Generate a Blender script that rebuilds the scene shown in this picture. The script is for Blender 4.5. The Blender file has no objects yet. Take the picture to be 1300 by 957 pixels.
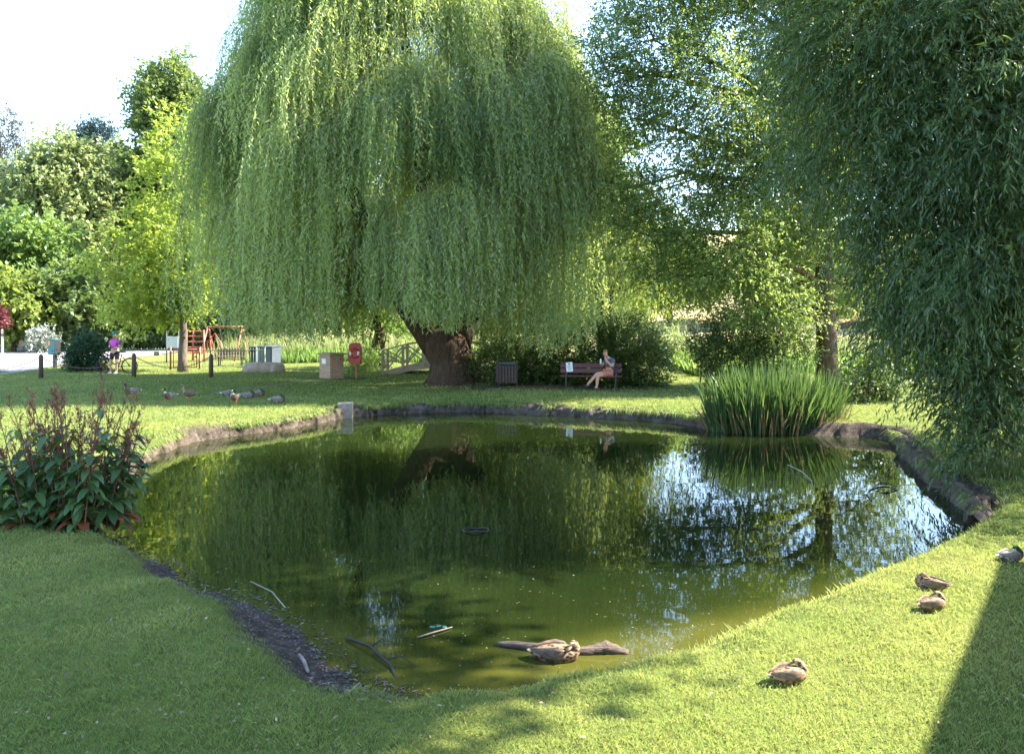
import bpy, math, random
import numpy as np
from mathutils import Vector, Matrix, Quaternion

random.seed(7)
RNG = np.random.default_rng(7)
sc = bpy.context.scene
COL = sc.collection

# ------------------------------------------------------------------ camera model
H, F, V0 = 2.5, 1050.0, 400.0          # eye height (m), focal length and horizon row of the 1300 px wide photograph
def G(u, v, z=0.0):
    d = F*(H-z)/(v-V0)
    return Vector(((u-650)*d/F, d, z))
def A(u, v, d):
    return Vector(((u-650)*d/F, d, H-(v-V0)*d/F))

cam = bpy.data.cameras.new('camera'); co = bpy.data.objects.new('camera', cam); COL.objects.link(co)
co.location = (0, 0, H); co.rotation_euler = (math.radians(90), 0, 0)
cam.sensor_width = 36; cam.lens = 36*F/1300; cam.shift_y = -(478.5-V0)/1300
cam.clip_start = 0.1; cam.clip_end = 3000
sc.camera = co

# ------------------------------------------------------------------ light
EL, AZ = math.radians(42), math.radians(10)       # sun to the right, a little beyond the camera plane
S = Vector((math.cos(EL)*math.cos(AZ), math.cos(EL)*math.sin(AZ), math.sin(EL)))
sl = bpy.data.lights.new('sun', 'SUN'); sl.energy = 5.0; sl.angle = math.radians(0.5); sl.color = (1, 0.94, 0.83)
so = bpy.data.objects.new('sun', sl); COL.objects.link(so); so.rotation_euler = S.to_track_quat('Z', 'Y').to_euler()
w = bpy.data.worlds.new('World'); sc.world = w; w.use_nodes = True
nt = w.node_tree; nt.nodes.clear()
sky = nt.nodes.new('ShaderNodeTexSky'); sky.sky_type = 'NISHITA'; sky.sun_disc = False
sky.sun_elevation = EL; sky.sun_rotation = math.pi/2-AZ
sky.air_density = 1.0; sky.dust_density = 0.4; sky.ozone_density = 2.0
bg = nt.nodes.new('ShaderNodeBackground'); bg.inputs[1].default_value = 0.14
wo = nt.nodes.new('ShaderNodeOutputWorld')
nt.links.new(sky.outputs[0], bg.inputs[0]); nt.links.new(bg.outputs[0], wo.inputs[0])
vs = sc.view_settings
vs.view_transform = 'Standard'; vs.look = 'None'; vs.gamma = 1; vs.exposure = 2.6; vs.use_curve_mapping = False
cy = sc.cycles
cy.max_bounces = 6; cy.diffuse_bounces = 3; cy.glossy_bounces = 3; cy.transmission_bounces = 4; cy.transparent_max_bounces = 4
cy.use_denoising = True; cy.sample_clamp_indirect = 6
cy.caustics_reflective = False; cy.caustics_refractive = False

# ------------------------------------------------------------------ materials
def new_mat(name):
    m = bpy.data.materials.new(name); m.use_nodes = True
    nt = m.node_tree; nt.nodes.clear()
    out = nt.nodes.new('ShaderNodeOutputMaterial')
    return m, nt, out
def ramp(nt, fac, stops):
    r = nt.nodes.new('ShaderNodeValToRGB')
    e = r.color_ramp.elements
    while len(e) < len(stops): e.new(0.5)
    for i, (p, c) in enumerate(stops):
        e[i].position = p; e[i].color = (*c, 1)
    if fac is not None: nt.links.new(fac, r.inputs[0])
    return r
def noise(nt, scale, detail=4, rough=0.55, coord='Object', vec=None):
    n = nt.nodes.new('ShaderNodeTexNoise')
    n.inputs['Scale'].default_value = scale; n.inputs['Detail'].default_value = detail; n.inputs['Roughness'].default_value = rough
    if vec is None:
        t = nt.nodes.new('ShaderNodeTexCoord'); vec = t.outputs[coord]
    nt.links.new(vec, n.inputs['Vector'])
    return n
def mat(name, c, c2=None, rough=0.6, scale=8, metal=0.0, bump=0.0, stretch=None, spec=0.4):
    m, nt, out = new_mat(name)
    b = nt.nodes.new('ShaderNodeBsdfPrincipled')
    c2 = c2 or tuple(x*0.7 for x in c)
    vec = None
    if stretch:
        t = nt.nodes.new('ShaderNodeTexCoord'); mp = nt.nodes.new('ShaderNodeMapping')
        mp.inputs['Scale'].default_value = stretch
        nt.links.new(t.outputs['Object'], mp.inputs[0]); vec = mp.outputs[0]
    n = noise(nt, scale, 6, 0.6, vec=vec)
    r = ramp(nt, n.outputs['Fac'], [(0.3, c2), (0.7, c)])
    nt.links.new(r.outputs[0], b.inputs['Base Color'])
    b.inputs['Roughness'].default_value = rough; b.inputs['Metallic'].default_value = metal
    b.inputs['Specular IOR Level'].default_value = spec
    if bump:
        bp = nt.nodes.new('ShaderNodeBump'); bp.inputs['Strength'].default_value = bump; bp.inputs['Distance'].default_value = 0.05
        nt.links.new(n.outputs['Fac'], bp.inputs['Height']); nt.links.new(bp.outputs[0], b.inputs['Normal'])
    nt.links.new(b.outputs[0], out.inputs[0])
    return m
def leaf_mat(name, dark, light, trans=None, tfac=0.35, rough=0.45, spec=0.35):
    m, nt, out = new_mat(name)
    at = nt.nodes.new('ShaderNodeAttribute'); at.attribute_name = 'tone'
    r = ramp(nt, at.outputs['Fac'], [(0.0, dark), (1.0, light)])
    b = nt.nodes.new('ShaderNodeBsdfPrincipled'); b.inputs['Roughness'].default_value = rough
    b.inputs['Specular IOR Level'].default_value = spec
    nt.links.new(r.outputs[0], b.inputs['Base Color'])
    t = nt.nodes.new('ShaderNodeBsdfTranslucent')
    tr = trans or tuple(min(1, x*1.7) for x in light)
    td = tuple(x*0.7 for x in tr)
    r2 = ramp(nt, at.outputs['Fac'], [(0.0, td), (1.0, tr)])
    nt.links.new(r2.outputs[0], t.inputs[0])
    mx = nt.nodes.new('ShaderNodeMixShader'); mx.inputs[0].default_value = tfac
    nt.links.new(b.outputs[0], mx.inputs[1]); nt.links.new(t.outputs[0], mx.inputs[2])
    nt.links.new(mx.outputs[0], out.inputs[0])
    return m

# ------------------------------------------------------------------ object helpers
def tag(o, label=None, cat=None, group=None, kind=None):
    if label: o['label'] = label
    if cat: o['category'] = cat
    if group: o['group'] = group
    if kind: o['kind'] = kind
    return o
def empty(name, loc, label, cat, group=None, rz=0):
    o = bpy.data.objects.new(name, None); COL.objects.link(o)
    o.location = loc; o.rotation_euler = (0, 0, rz); o.empty_display_size = 0.2
    return tag(o, label, cat, group)
def copy_tree(o, parent=None):
    c = o.copy(); COL.objects.link(c); c.parent = parent
    for ch in o.children: copy_tree(ch, c)
    return c
def np_mesh(name, V, Fc, m, parent=None, smooth=False, attrs=None, colors=None):
    V = np.asarray(V, dtype=np.float32); Fc = np.asarray(Fc, dtype=np.int32)
    me = bpy.data.meshes.new(name)
    k = Fc.shape[1]; nf = Fc.shape[0]
    me.vertices.add(len(V)); me.vertices.foreach_set('co', V.ravel())
    me.loops.add(nf*k); me.loops.foreach_set('vertex_index', Fc.ravel())
    me.polygons.add(nf); me.polygons.foreach_set('loop_start', np.arange(0, nf*k, k, dtype=np.int32))
    if smooth: me.polygons.foreach_set('use_smooth', np.ones(nf, dtype=bool))
    for an, av in (attrs or {}).items():
        a = me.attributes.new(an, 'FLOAT', 'POINT'); a.data.foreach_set('value', np.asarray(av, dtype=np.float32))
    me.update(calc_edges=True)
    me.materials.append(m)
    o = bpy.data.objects.new(name, me); COL.objects.link(o)
    if parent is not None: o.parent = parent
    return o
class MB:
    """collects shapes and links them as one mesh object"""
    def __init__(s): s.v = []; s.f = []; s.c = []
    def _col(s, n, c):
        s.c.extend([c if c is not None else (0.5, 0.5, 0.5)]*n)
    def tube(s, pts, r, n=8, cap=True, flat=None, col=None):
        pts = [Vector(p) for p in pts]
        if not hasattr(r, '__len__'): r = [r]*len(pts)
        i0 = len(s.v); up = None
        for i, p in enumerate(pts):
            t = (pts[min(i+1, len(pts)-1)]-pts[max(i-1, 0)])
            t = t.normalized() if t.length > 1e-9 else Vector((0, 0, 1))
            if up is None:
                up = Vector((0, 0, 1)) if abs(t.z) < 0.9 else Vector((1, 0, 0))
            a = t.cross(up); 
            if a.length < 1e-6: a = t.cross(Vector((0, 1, 0)))
            a.normalize(); b = a.cross(t).normalized(); up = b
            rr = r[i]; ra, rb = rr if hasattr(rr, '__len__') else (rr, rr)
            for k in range(n):
                w_ = 2*math.pi*k/n
                s.v.append(tuple(p+a*(ra*math.cos(w_))+b*(rb*math.sin(w_))))
            if col is None: s._col(n, None)
            else: s._col(n, col[i] if isinstance(col, list) else col)
        for i in range(len(pts)-1):
            for k in range(n):
                k2 = (k+1) % n
                s.f.append((i0+i*n+k, i0+i*n+k2, i0+(i+1)*n+k2, i0+(i+1)*n+k))
        if cap:
            s.f.append(tuple(i0+k for k in range(n))[::-1])
            s.f.append(tuple(i0+(len(pts)-1)*n+k for k in range(n)))
        return s
    def box(s, c, size, rot=None, jit=0, taper=1.0):
        i0 = len(s.v); c = Vector(c); R = rot if rot is not None else Matrix.Identity(3)
        for dz in (-.5, .5):
            for dx, dy in ((-.5, -.5), (.5, -.5), (.5, .5), (-.5, .5)):
                k = taper if dz > 0 else 1
                p = Vector((dx*size[0]*k, dy*size[1]*k, dz*size[2]))
                if jit: p += Vector((random.uniform(-jit, jit), random.uniform(-jit, jit), random.uniform(-jit, jit)))
                s.v.append(tuple(c+R@p))
        s._col(8, None)
        for f in ((3, 2, 1, 0), (4, 5, 6, 7), (0, 1, 5, 4), (1, 2, 6, 5), (2, 3, 7, 6), (3, 0, 4, 7)):
            s.f.append(tuple(i0+k for k in f))
        return s
    def bar(s, p, q, wy, wz):
        p, q = Vector(p), Vector(q); d = q-p
        R = d.to_track_quat('X', 'Z').to_matrix()
        return s.box((p+q)/2, (d.length, wy, wz), R)
    def rock(s, c, size, rz=0, nx=5, rough=0.12, seed=0):
        # rounded irregular block
        i0 = len(s.v); rr = random.Random(seed); nu, nv = 10, 7
        R = Matrix.Rotation(rz, 3, 'Z'); ph = [rr.uniform(0, 6.28) for _ in range(6)]
        for j in range(nv+1):
            th = math.pi*j/nv
            for i in range(nu):
                fi = 2*math.pi*i/nu
                d = Vector((math.sin(th)*math.cos(fi), math.sin(th)*math.sin(fi), math.cos(th)))
                m_ = max(abs(d.x), abs(d.y), abs(d.z)); sq = 0.45/m_+0.55
                k = sq*(1+rough*(math.sin(3*fi+ph[0]+2*th)+math.sin(2*fi+ph[1])*math.sin(3*th+ph[2])+rr.uniform(-.5, .5)))
                s.v.append(tuple(Vector(c)+R@Vector((d.x*size[0]*.5*k, d.y*size[1]*.5*k, d.z*size[2]*.5*k))))
        s._col((nv+1)*nu, None)
        for j in range(nv):
            for i in range(nu):
                i2 = (i+1) % nu
                s.f.append((i0+j*nu+i, i0+(j+1)*nu+i, i0+(j+1)*nu+i2, i0+j*nu+i2))
        return s
    def torus(s, c, R_, r, axis='Y', n=28, m_=8, arc=1.0):
        pts = []
        for i in range(n+1):
            a = 2*math.pi*arc*i/n
            x, y = R_*math.cos(a), R_*math.sin(a)
            pts.append(Vector(c)+(Vector((x, 0, y)) if axis == 'Y' else Vector((x, y, 0)) if axis == 'Z' else Vector((0, x, y))))
        return s.tube(pts, r, m_, cap=False)
    def quad(s, a, b, c, d):
        i0 = len(s.v); s.v.extend([tuple(a), tuple(b), tuple(c), tuple(d)]); s._col(4, None); s.f.append((i0, i0+1, i0+2, i0+3)); return s
    def build(s, name, m, parent=None, smooth=True, bevel=0, color=False, loc=None):
        me = bpy.data.meshes.new(name); me.from_pydata(s.v, [], s.f)
        if smooth: me.polygons.foreach_set('use_smooth', [True]*len(me.polygons))
        if color:
            a = me.color_attributes.new('plumage', 'FLOAT_COLOR', 'POINT')
            a.data.foreach_set('color', [x for c in s.c for x in (*c, 1.0)])
        me.update(); me.materials.append(m)
        o = bpy.data.objects.new(name, me); COL.objects.link(o)
        if loc is not None: o.location = loc
        if parent is not None: o.parent = parent
        if bevel:
            b = o.modifiers.new('bevel', 'BEVEL'); b.width = bevel; b.segments = 2; b.limit_method = 'ANGLE'
        return o
def skin_mesh(name, joints, edges, m, parent=None, sub=2):
    """one continuous tapering surface grown on a skeleton"""
    me = bpy.data.meshes.new(name+'_skeleton'); me.from_pydata([j[0] for j in joints], edges, [])
    o = bpy.data.objects.new(name+'_skeleton', me); COL.objects.link(o)
    sk = o.modifiers.new('skin', 'SKIN'); sk.use_smooth_shade = True
    sd = o.modifiers.new('subdivision', 'SUBSURF'); sd.levels = sub; sd.render_levels = sub
    for i, j in enumerate(joints):
        r = j[1]; me.skin_vertices[0].data[i].radius = r if hasattr(r, '__len__') else (r, r)
    me.skin_vertices[0].data[0].use_root = True
    dg = bpy.context.evaluated_depsgraph_get(); dg.update()
    ev = o.evaluated_get(dg); nm = bpy.data.meshes.new_from_object(ev)
    nm.name = name; nm.materials.clear(); nm.materials.append(m)
    nm.polygons.foreach_set('use_smooth', [True]*len(nm.polygons))
    bpy.data.objects.remove(o)
    r = bpy.data.objects.new(name, nm); COL.objects.link(r)
    if parent is not None: r.parent = parent
    return r

# ------------------------------------------------------------------ foliage helpers
def nrm(a):
    return a/np.maximum(np.linalg.norm(a, axis=1, keepdims=True), 1e-9)
def leaf_verts(P, D, L, W, rng, upbias=0.5, fold=0.15):
    n = len(P); D = nrm(D)
    N = rng.normal(size=(n, 3)); N[:, 2] += upbias*2
    Sd = nrm(np.cross(D, N)); Nn = np.cross(Sd, D)
    L = L[:, None]; W = W[:, None]
    V = np.empty((n, 4, 3), dtype=np.float32)
    V[:, 0] = P; V[:, 2] = P+D*L
    mid = P+D*L*0.42
    V[:, 1] = mid+Sd*W*.5+Nn*W*fold
    V[:, 3] = mid-Sd*W*.5+Nn*W*fold
    return V.reshape(-1, 3), np.arange(n*4, dtype=np.int32).reshape(n, 4)
def bumpy(d, ph):
    return 1+0.16*np.sin(d[:, 0]*4.1+ph[0])*np.sin(d[:, 1]*3.7+ph[1])+0.12*np.sin(d[:, 2]*6.3+ph[2]+d[:, 0]*3)
def sprays(rng, lobes, density, rc, per_cluster, slen, nleaf, L, W, droop=0.3, spread=0.7, shell=0.55, leaf_droop=0.2, updir=0.2, upbias=0.6, tone_amp=0.3, lrand=.55):
    """lobes: (center, radii). Clusters on each lobe's shell, sprays in each cluster, leaves along each spray."""
    Ps, Ds, T, centres = [], [], [], []
    for (c, r) in lobes:
        c = np.array(c); r = np.array(r)
        area = (r[0]*r[1]+r[1]*r[2]+r[0]*r[2])/3*4*math.pi
        K = max(3, int(area*density))
        d = nrm(rng.normal(size=(K, 3)))
        rad = shell+(1-shell)*rng.random(K)**0.6
        ph = rng.random(3)*6
        cp = c+d*r*(rad*bumpy(d, ph))[:, None]
        centres.append(cp)
        o = nrm(d/r)
        idx = np.repeat(np.arange(K), per_cluster)
        M = len(idx)
        p0 = cp[idx]+rng.normal(size=(M, 3))*rc*0.5
        sd = nrm(o[idx]*0.8+rng.normal(size=(M, 3))*spread+np.array([0, 0, updir]))
        ct = rng.random(K)
        ln = slen*(0.6+0.8*rng.random(M))
        t = np.tile(np.linspace(0.05, 1, nleaf), M)
        i2 = np.repeat(np.arange(M), nleaf)
        pos = p0[i2]+sd[i2]*(ln[i2]*t)[:, None]
        pos[:, 2] -= droop*ln[i2]*t*t
        tan = sd[i2].copy(); tan[:, 2] -= 2*droop*t
        ld = nrm(nrm(tan)*0.6+rng.normal(size=pos.shape)*lrand); ld[:, 2] -= leaf_droop
        Ps.append(pos); Ds.append(ld)
        T.append(np.clip(0.5+tone_amp*(ct[idx][i2]-0.5)*2+rng.normal(size=len(pos))*0.16, 0, 1))
    P = np.concatenate(Ps); D = np.concatenate(Ds); T = np.concatenate(T)
    n = len(P)
    V, Fc = leaf_verts(P, D, L*(0.65+0.7*rng.random(n)), W*(0.7+0.6*rng.random(n)), rng, upbias)
    return V, Fc, np.repeat(T, 4), centres
def limb_path(p0, p1, n=7, bow=0.15, wob=0.05, rng=random):
    p0, p1 = Vector(p0), Vector(p1); L = (p1-p0).length; out = []
    side = Vector((rng.uniform(-1, 1), rng.uniform(-1, 1), 0))
    for i in range(n):
        t = i/(n-1)
        p = p0.lerp(p1, t)+Vector((0, 0, bow*L*math.sin(math.pi*t)))+side*(0.08*L*math.sin(math.pi*t))
        if 0 < i < n-1: p += Vector((rng.uniform(-1, 1), rng.uniform(-1, 1), rng.uniform(-1, 1)))*wob*L
        out.append(p)
    return out
def lob(u, v, d, ru, rv, rd):
    return (tuple(A(u, v, d)), (ru*d/F, rd, rv*d/F))

def make_tree(name, label, cat, trunk_pts, trunk_r, lobes, bark, leafm, group=None, seed=1, limb_parts=False, twigs=2, limb_r=0.35, fork=0.6, **kw):
    rng = np.random.default_rng(seed); rnd = random.Random(seed)
    base = Vector(trunk_pts[0]); t = empty(name, base, label, cat, group)
    V, Fc, T, cent = sprays(rng, lobes, **kw)
    np_mesh('crown', V-np.array(base), Fc, leafm, t, attrs={'tone': T})
    mb = MB(); pts = [Vector(p)-base for p in trunk_pts]
    pts[0] = pts[0]-Vector((0, 0, 0.15))
    mb.tube(pts, trunk_r, 10)
    top = pts[-1]
    for i, (c, r) in enumerate(lobes):
        c = Vector(c)-base
        # attach somewhere on the upper trunk below the lobe
        k = len(pts)-1
        for j in range(len(pts)-1, 0, -1):
            if pts[j].z < c.z-0.1: k = j; break
            k = max(1, int(len(pts)*fork))
        a = pts[min(k, len(pts)-1)]
        m2 = MB() if limb_parts else mb
        r0 = trunk_r[min(k, len(pts)-1)]; r0 = (r0 if not hasattr(r0, '__len__') else r0[0])*0.6
        r0 = min(r0, limb_r)
        pth = limb_path(a, c, 7, 0.08, 0.03, rnd)
        m2.tube(pth, [r0*(1-0.75*q/6) for q in range(7)], 6)
        for q in range(min(twigs, len(cent[i]))):
            e = Vector(cent[i][rnd.randrange(len(cent[i]))])-base
            s0 = pth[rnd.randrange(3, 7)]
            m2.tube(limb_path(s0, e, 5, 0.05, 0.05, rnd), [r0*.3, r0*.24, r0*.18, r0*.12, r0*.05], 4)
        if limb_parts: m2.build('limb', bark, t)
    mb.build('trunk', bark, t)
    return t

# ================================================================== MATERIALS
BARK = mat('willow bark', (0.09, 0.062, 0.042), (0.03, 0.02, 0.014), 0.95, 5, bump=1.0, stretch=(3, 3, .5), spec=.1)
BARK2 = mat('alder bark', (0.15, 0.105, 0.075), (0.055, 0.038, 0.028), 0.95, 6, bump=0.8, stretch=(3, 3, .6), spec=.1)
BARKP = mat('pale bark', (0.16, 0.13, 0.10), (0.08, 0.06, 0.05), 0.95, 6, bump=0.8, stretch=(3, 3, .6), spec=.1)
L_WILLOW = leaf_mat('weeping willow leaves', (0.055, 0.12, 0.06), (0.33, 0.40, 0.19), (0.58, 0.68, 0.15), 0.48)
L_WILLOW2 = leaf_mat('bright willow leaves', (0.06, 0.11, 0.02), (0.13, 0.18, 0.04), (0.34, 0.42, 0.05), 0.45)
L_RIGHT = leaf_mat('grey willow leaves', (0.022, 0.058, 0.022), (0.095, 0.155, 0.058), (0.22, 0.32, 0.05), 0.36, 0.4, 0.5)
L_ALDER = leaf_mat('alder leaves', (0.045, 0.09, 0.03), (0.14, 0.20, 0.07), (0.38, 0.48, 0.09), 0.45)
L_MAPLE = leaf_mat('maple leaves', (0.13, 0.20, 0.03), (0.27, 0.34, 0.06), (0.52, 0.62, 0.08), 0.46)
L_PALE = leaf_mat('pale leaves', (0.12, 0.17, 0.06), (0.27, 0.31, 0.14), (0.45, 0.52, 0.18), 0.42)
L_GREEN = leaf_mat('mid green leaves', (0.07, 0.13, 0.04), (0.16, 0.24, 0.07), (0.34, 0.48, 0.09), 0.40)
L_YELLOW = leaf_mat('yellow green leaves', (0.10, 0.15, 0.03), (0.21, 0.26, 0.06), (0.40, 0.48, 0.08), 0.38)
L_TALL = leaf_mat('lime leaves', (0.06, 0.105, 0.03), (0.15, 0.20, 0.07), (0.30, 0.38, 0.08), 0.38)
L_CONIF = leaf_mat('conifer needles', (0.012, 0.03, 0.028), (0.03, 0.06, 0.05), (0.04, 0.08, 0.05), 0.15)
L_PINE = leaf_mat('pine needles', (0.05, 0.045, 0.03), (0.10, 0.09, 0.055), (0.12, 0.11, 0.06), 0.15)
L_HEDGE = leaf_mat('hedge leaves', (0.018, 0.045, 0.012), (0.07, 0.115, 0.03), (0.18, 0.27, 0.04), 0.3)
L_SHRUB = leaf_mat('dark shrub leaves', (0.012, 0.04, 0.016), (0.03, 0.075, 0.028), (0.06, 0.14, 0.03), 0.2)
L_RED = leaf_mat('purple leaves', (0.06, 0.015, 0.02), (0.16, 0.04, 0.045), (0.25, 0.06, 0.05), 0.3)
L_WHITE = leaf_mat('white blossom', (0.08, 0.12, 0.06), (0.52, 0.55, 0.5), (0.4, 0.42, 0.36), 0.25)
GRASSM = leaf_mat('grass blades', (0.055, 0.15, 0.034), (0.35, 0.36, 0.12), (0.45, 0.50, 0.12), 0.34, 0.5, 0.25)
REEDM = leaf_mat('reed leaves', (0.02, 0.06, 0.02), (0.06, 0.12, 0.035), (0.16, 0.26, 0.05), 0.3, 0.4, 0.4)
REEDDRY = leaf_mat('dry reed leaves', (0.14, 0.09, 0.04), (0.28, 0.2, 0.09), (0.25, 0.18, 0.08), 0.25)
MEADOW = leaf_mat('meadow stalks', (0.10, 0.15, 0.04), (0.28, 0.30, 0.12), (0.42, 0.44, 0.14), 0.35)
METAL_D = mat('black metal', (0.012, 0.012, 0.013), rough=0.45, spec=0.5)
METAL_G = mat('galvanised steel', (0.075, 0.09, 0.11), (0.055, 0.068, 0.085), 0.75, 4, spec=.2)
WOOD_D = mat('dark stained timber', (0.095, 0.062, 0.05), (0.045, 0.03, 0.025), 0.7, 6, stretch=(1, 8, 8), bump=0.2)
WOOD_R = mat('red brown bench boards', (0.11, 0.035, 0.032), (0.06, 0.02, 0.02), 0.55, 6, stretch=(.6, 8, 8), bump=0.15)
WOOD_P = mat('weathered pale timber', (0.40, 0.32, 0.24), (0.24, 0.19, 0.14), 0.8, 5, stretch=(1, 6, 6), bump=0.2)
STONE = mat('edging stone', (0.12, 0.098, 0.08), (0.035, 0.028, 0.022), 0.95, 4.5, bump=1.0, spec=.15)
STONE_L = mat('pale edging stone', (0.125, 0.098, 0.072), (0.022, 0.017, 0.012), 0.95, 4.5, bump=1.0, spec=.15)
BOULDER = mat('sandstone boulder', (0.42, 0.34, 0.26), (0.22, 0.17, 0.13), 0.9, 3, bump=0.7, spec=.15)
RED = mat('red plastic', (0.36, 0.025, 0.018), (0.28, 0.02, 0.015), 0.4, 3)
RED_P = mat('orange red paint', (0.36, 0.095, 0.05), (0.28, 0.075, 0.045), 0.5, 3)
WHITE = mat('white', (0.75, 0.75, 0.73), (0.65, 0.65, 0.64), 0.5, 3)
PAPER = mat('paper notice', (0.72, 0.74, 0.78), (0.66, 0.68, 0.72), 0.6, 3)
INK = mat('printed ink', (0.10, 0.12, 0.2), rough=0.7)
TEAL = mat('teal bin plastic', (0.025, 0.15, 0.17), (0.02, 0.12, 0.14), 0.45, 3)
ORANGE = mat('orange label', (0.75, 0.25, 0.03), (0.7, 0.22, 0.03), 0.5, 3)
YELLOW = mat('yellow paint', (0.6, 0.42, 0.02), rough=0.5)
SKIN = mat('skin', (0.52, 0.28, 0.20), (0.46, 0.24, 0.17), 0.55, 6)
TSHIRT = mat('blue grey cotton', (0.085, 0.11, 0.15), (0.06, 0.08, 0.11), 0.85, 6)
SHORTS = mat('salmon cotton', (0.46, 0.17, 0.11), (0.38, 0.13, 0.09), 0.85, 6)
HAIR = mat('sandy hair', (0.36, 0.17, 0.06), (0.22, 0.10, 0.035), 0.7, 30)
SHOE = mat('dark canvas shoe', (0.05, 0.06, 0.075), rough=0.8)
SHOEW = mat('white trainer', (0.6, 0.6, 0.62), rough=0.7)
MAGENTA = mat('magenta jersey', (0.50, 0.05, 0.34), (0.42, 0.04, 0.30), 0.6, 6)
PURPLE = mat('purple sleeve', (0.16, 0.05, 0.36), rough=0.6)
LYCRA = mat('black lycra', (0.015, 0.015, 0.025), rough=0.6)
HELMET = mat('green helmet', (0.03, 0.28, 0.20), (0.02, 0.20, 0.16), 0.3, 4)
RUBBER = mat('black rubber', (0.012, 0.012, 0.013), rough=0.8)
CHAIN = mat('rusty chain', (0.16, 0.10, 0.07), (0.09, 0.06, 0.045), 0.7, 20)
LOGM = mat('wet log', (0.15, 0.105, 0.075), (0.045, 0.03, 0.022), 0.8, 6, stretch=(.6, 6, 6), bump=0.8)
TWIGM = mat('bleached twig', (0.36, 0.30, 0.23), (0.17, 0.13, 0.10), 0.8, 8)
TWIGD = mat('dark wet twig', (0.03, 0.024, 0.018), rough=0.6)

def brick_mat():
    m, nt, out = new_mat('brickwork')
    t = nt.nodes.new('ShaderNodeTexCoord'); b = nt.nodes.new('ShaderNodeTexBrick')
    mp = nt.nodes.new('ShaderNodeMapping'); nt.links.new(t.outputs['Object'], mp.inputs[0])
    sx = nt.nodes.new('ShaderNodeSeparateXYZ'); cx = nt.nodes.new('ShaderNodeCombineXYZ'); ad = nt.nodes.new('ShaderNodeMath'); ad.operation = 'ADD'
    nt.links.new(mp.outputs[0], sx.inputs[0]); nt.links.new(sx.outputs[0], ad.inputs[0]); nt.links.new(sx.outputs[1], ad.inputs[1])
    nt.links.new(ad.outputs[0], cx.inputs[0]); nt.links.new(sx.outputs[2], cx.inputs[1]); nt.links.new(cx.outputs[0], b.inputs['Vector'])
    b.inputs['Scale'].default_value = 1; b.inputs['Brick Width'].default_value = .225; b.inputs['Row Height'].default_value = .075
    b.inputs['Mortar Size'].default_value = .008
    b.inputs['Color1'].default_value = (.30, .17, .11, 1); b.inputs['Color2'].default_value = (.40, .25, .17, 1); b.inputs['Mortar'].default_value = (.38, .34, .29, 1)
    p = nt.nodes.new('ShaderNodeBsdfPrincipled'); p.inputs['Roughness'].default_value = .9; p.inputs['Specular IOR Level'].default_value = .15
    nt.links.new(b.outputs[0], p.inputs['Base Color']); nt.links.new(p.outputs[0], out.inputs[0])
    return m
BRICK = brick_mat()

# ================================================================== POND OUTLINE AND GROUND
WZ = -0.35
out_px = [  # waterline in the photograph (u, v, bank width, mud, kind)
 (570,895,.7,.4),(520,880,1,.62),(480,868,1.1,.64),(432,832,1.1,.62),(385,792,1.1,.58),(330,762,1,.48),(262,744,.9,.45),(232,722,.8,.4),
 (190,704,.6,.28),(150,682,.6,.25),(128,662,.5,.25),(140,640,.4,.25),(160,612,.3,.25),(178,595,.22,.3),(200,577,.2,.14),(235,564,.2,.14),(300,553,.2,.14),
 (350,547,.18,.14),(400,538,.18,.14),(440,530,.18,.14),(480,527,.2,.14),(540,524,.2,.14),(600,523,.2,.14),(650,525,.2,.14),(720,529,.2,.14),
 (800,533,.2,.14),(860,538,.2,.14),(900,544,.3,.35),(950,548,.4,.35),(1010,552,.4,.4),(1070,555,.3,.3),(1105,557,.3,.4),(1135,564,.25,.3),(1152,585,.2,.25),
 (1182,612,.2,.22),(1216,640,.2,.25),(1238,660,.3,.3),(1222,676,.4,.1),(1188,692,.5,.05),(1138,715,.5,.04),(1078,738,.5,.04),(1020,764,.5,.05),
 (960,783,.5,.06),(900,808,.5,.05),(850,830,.5,.06),(800,847,.5,.08),(740,862,.5,.12),(690,872,.5,.12),(635,885,.6,.2)]
ctrl = np.array([[*G(u, v, WZ)[:2], bw, mud] for u, v, bw, mud in out_px])
def catmull(c, per=8):
    n = len(c); o = []
    for i in range(n):
        p0, p1, p2, p3 = c[i-1], c[i], c[(i+1) % n], c[(i+2) % n]
        for k in range(per):
            t = k/per
            o.append(0.5*((2*p1)+(-p0+p2)*t+(2*p0-5*p1+4*p2-p3)*t*t+(-p0+3*p1-3*p2+p3)*t**3))
    return np.array(o)
OUT = catmull(ctrl, 6)
OUT[:, :2] += np.array([[math.sin(i*1.7)*.03+math.sin(i*.61)*.03, math.cos(i*1.3)*.03] for i in range(len(OUT))])*np.minimum(1, OUT[:, 1:2]/10)
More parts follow.
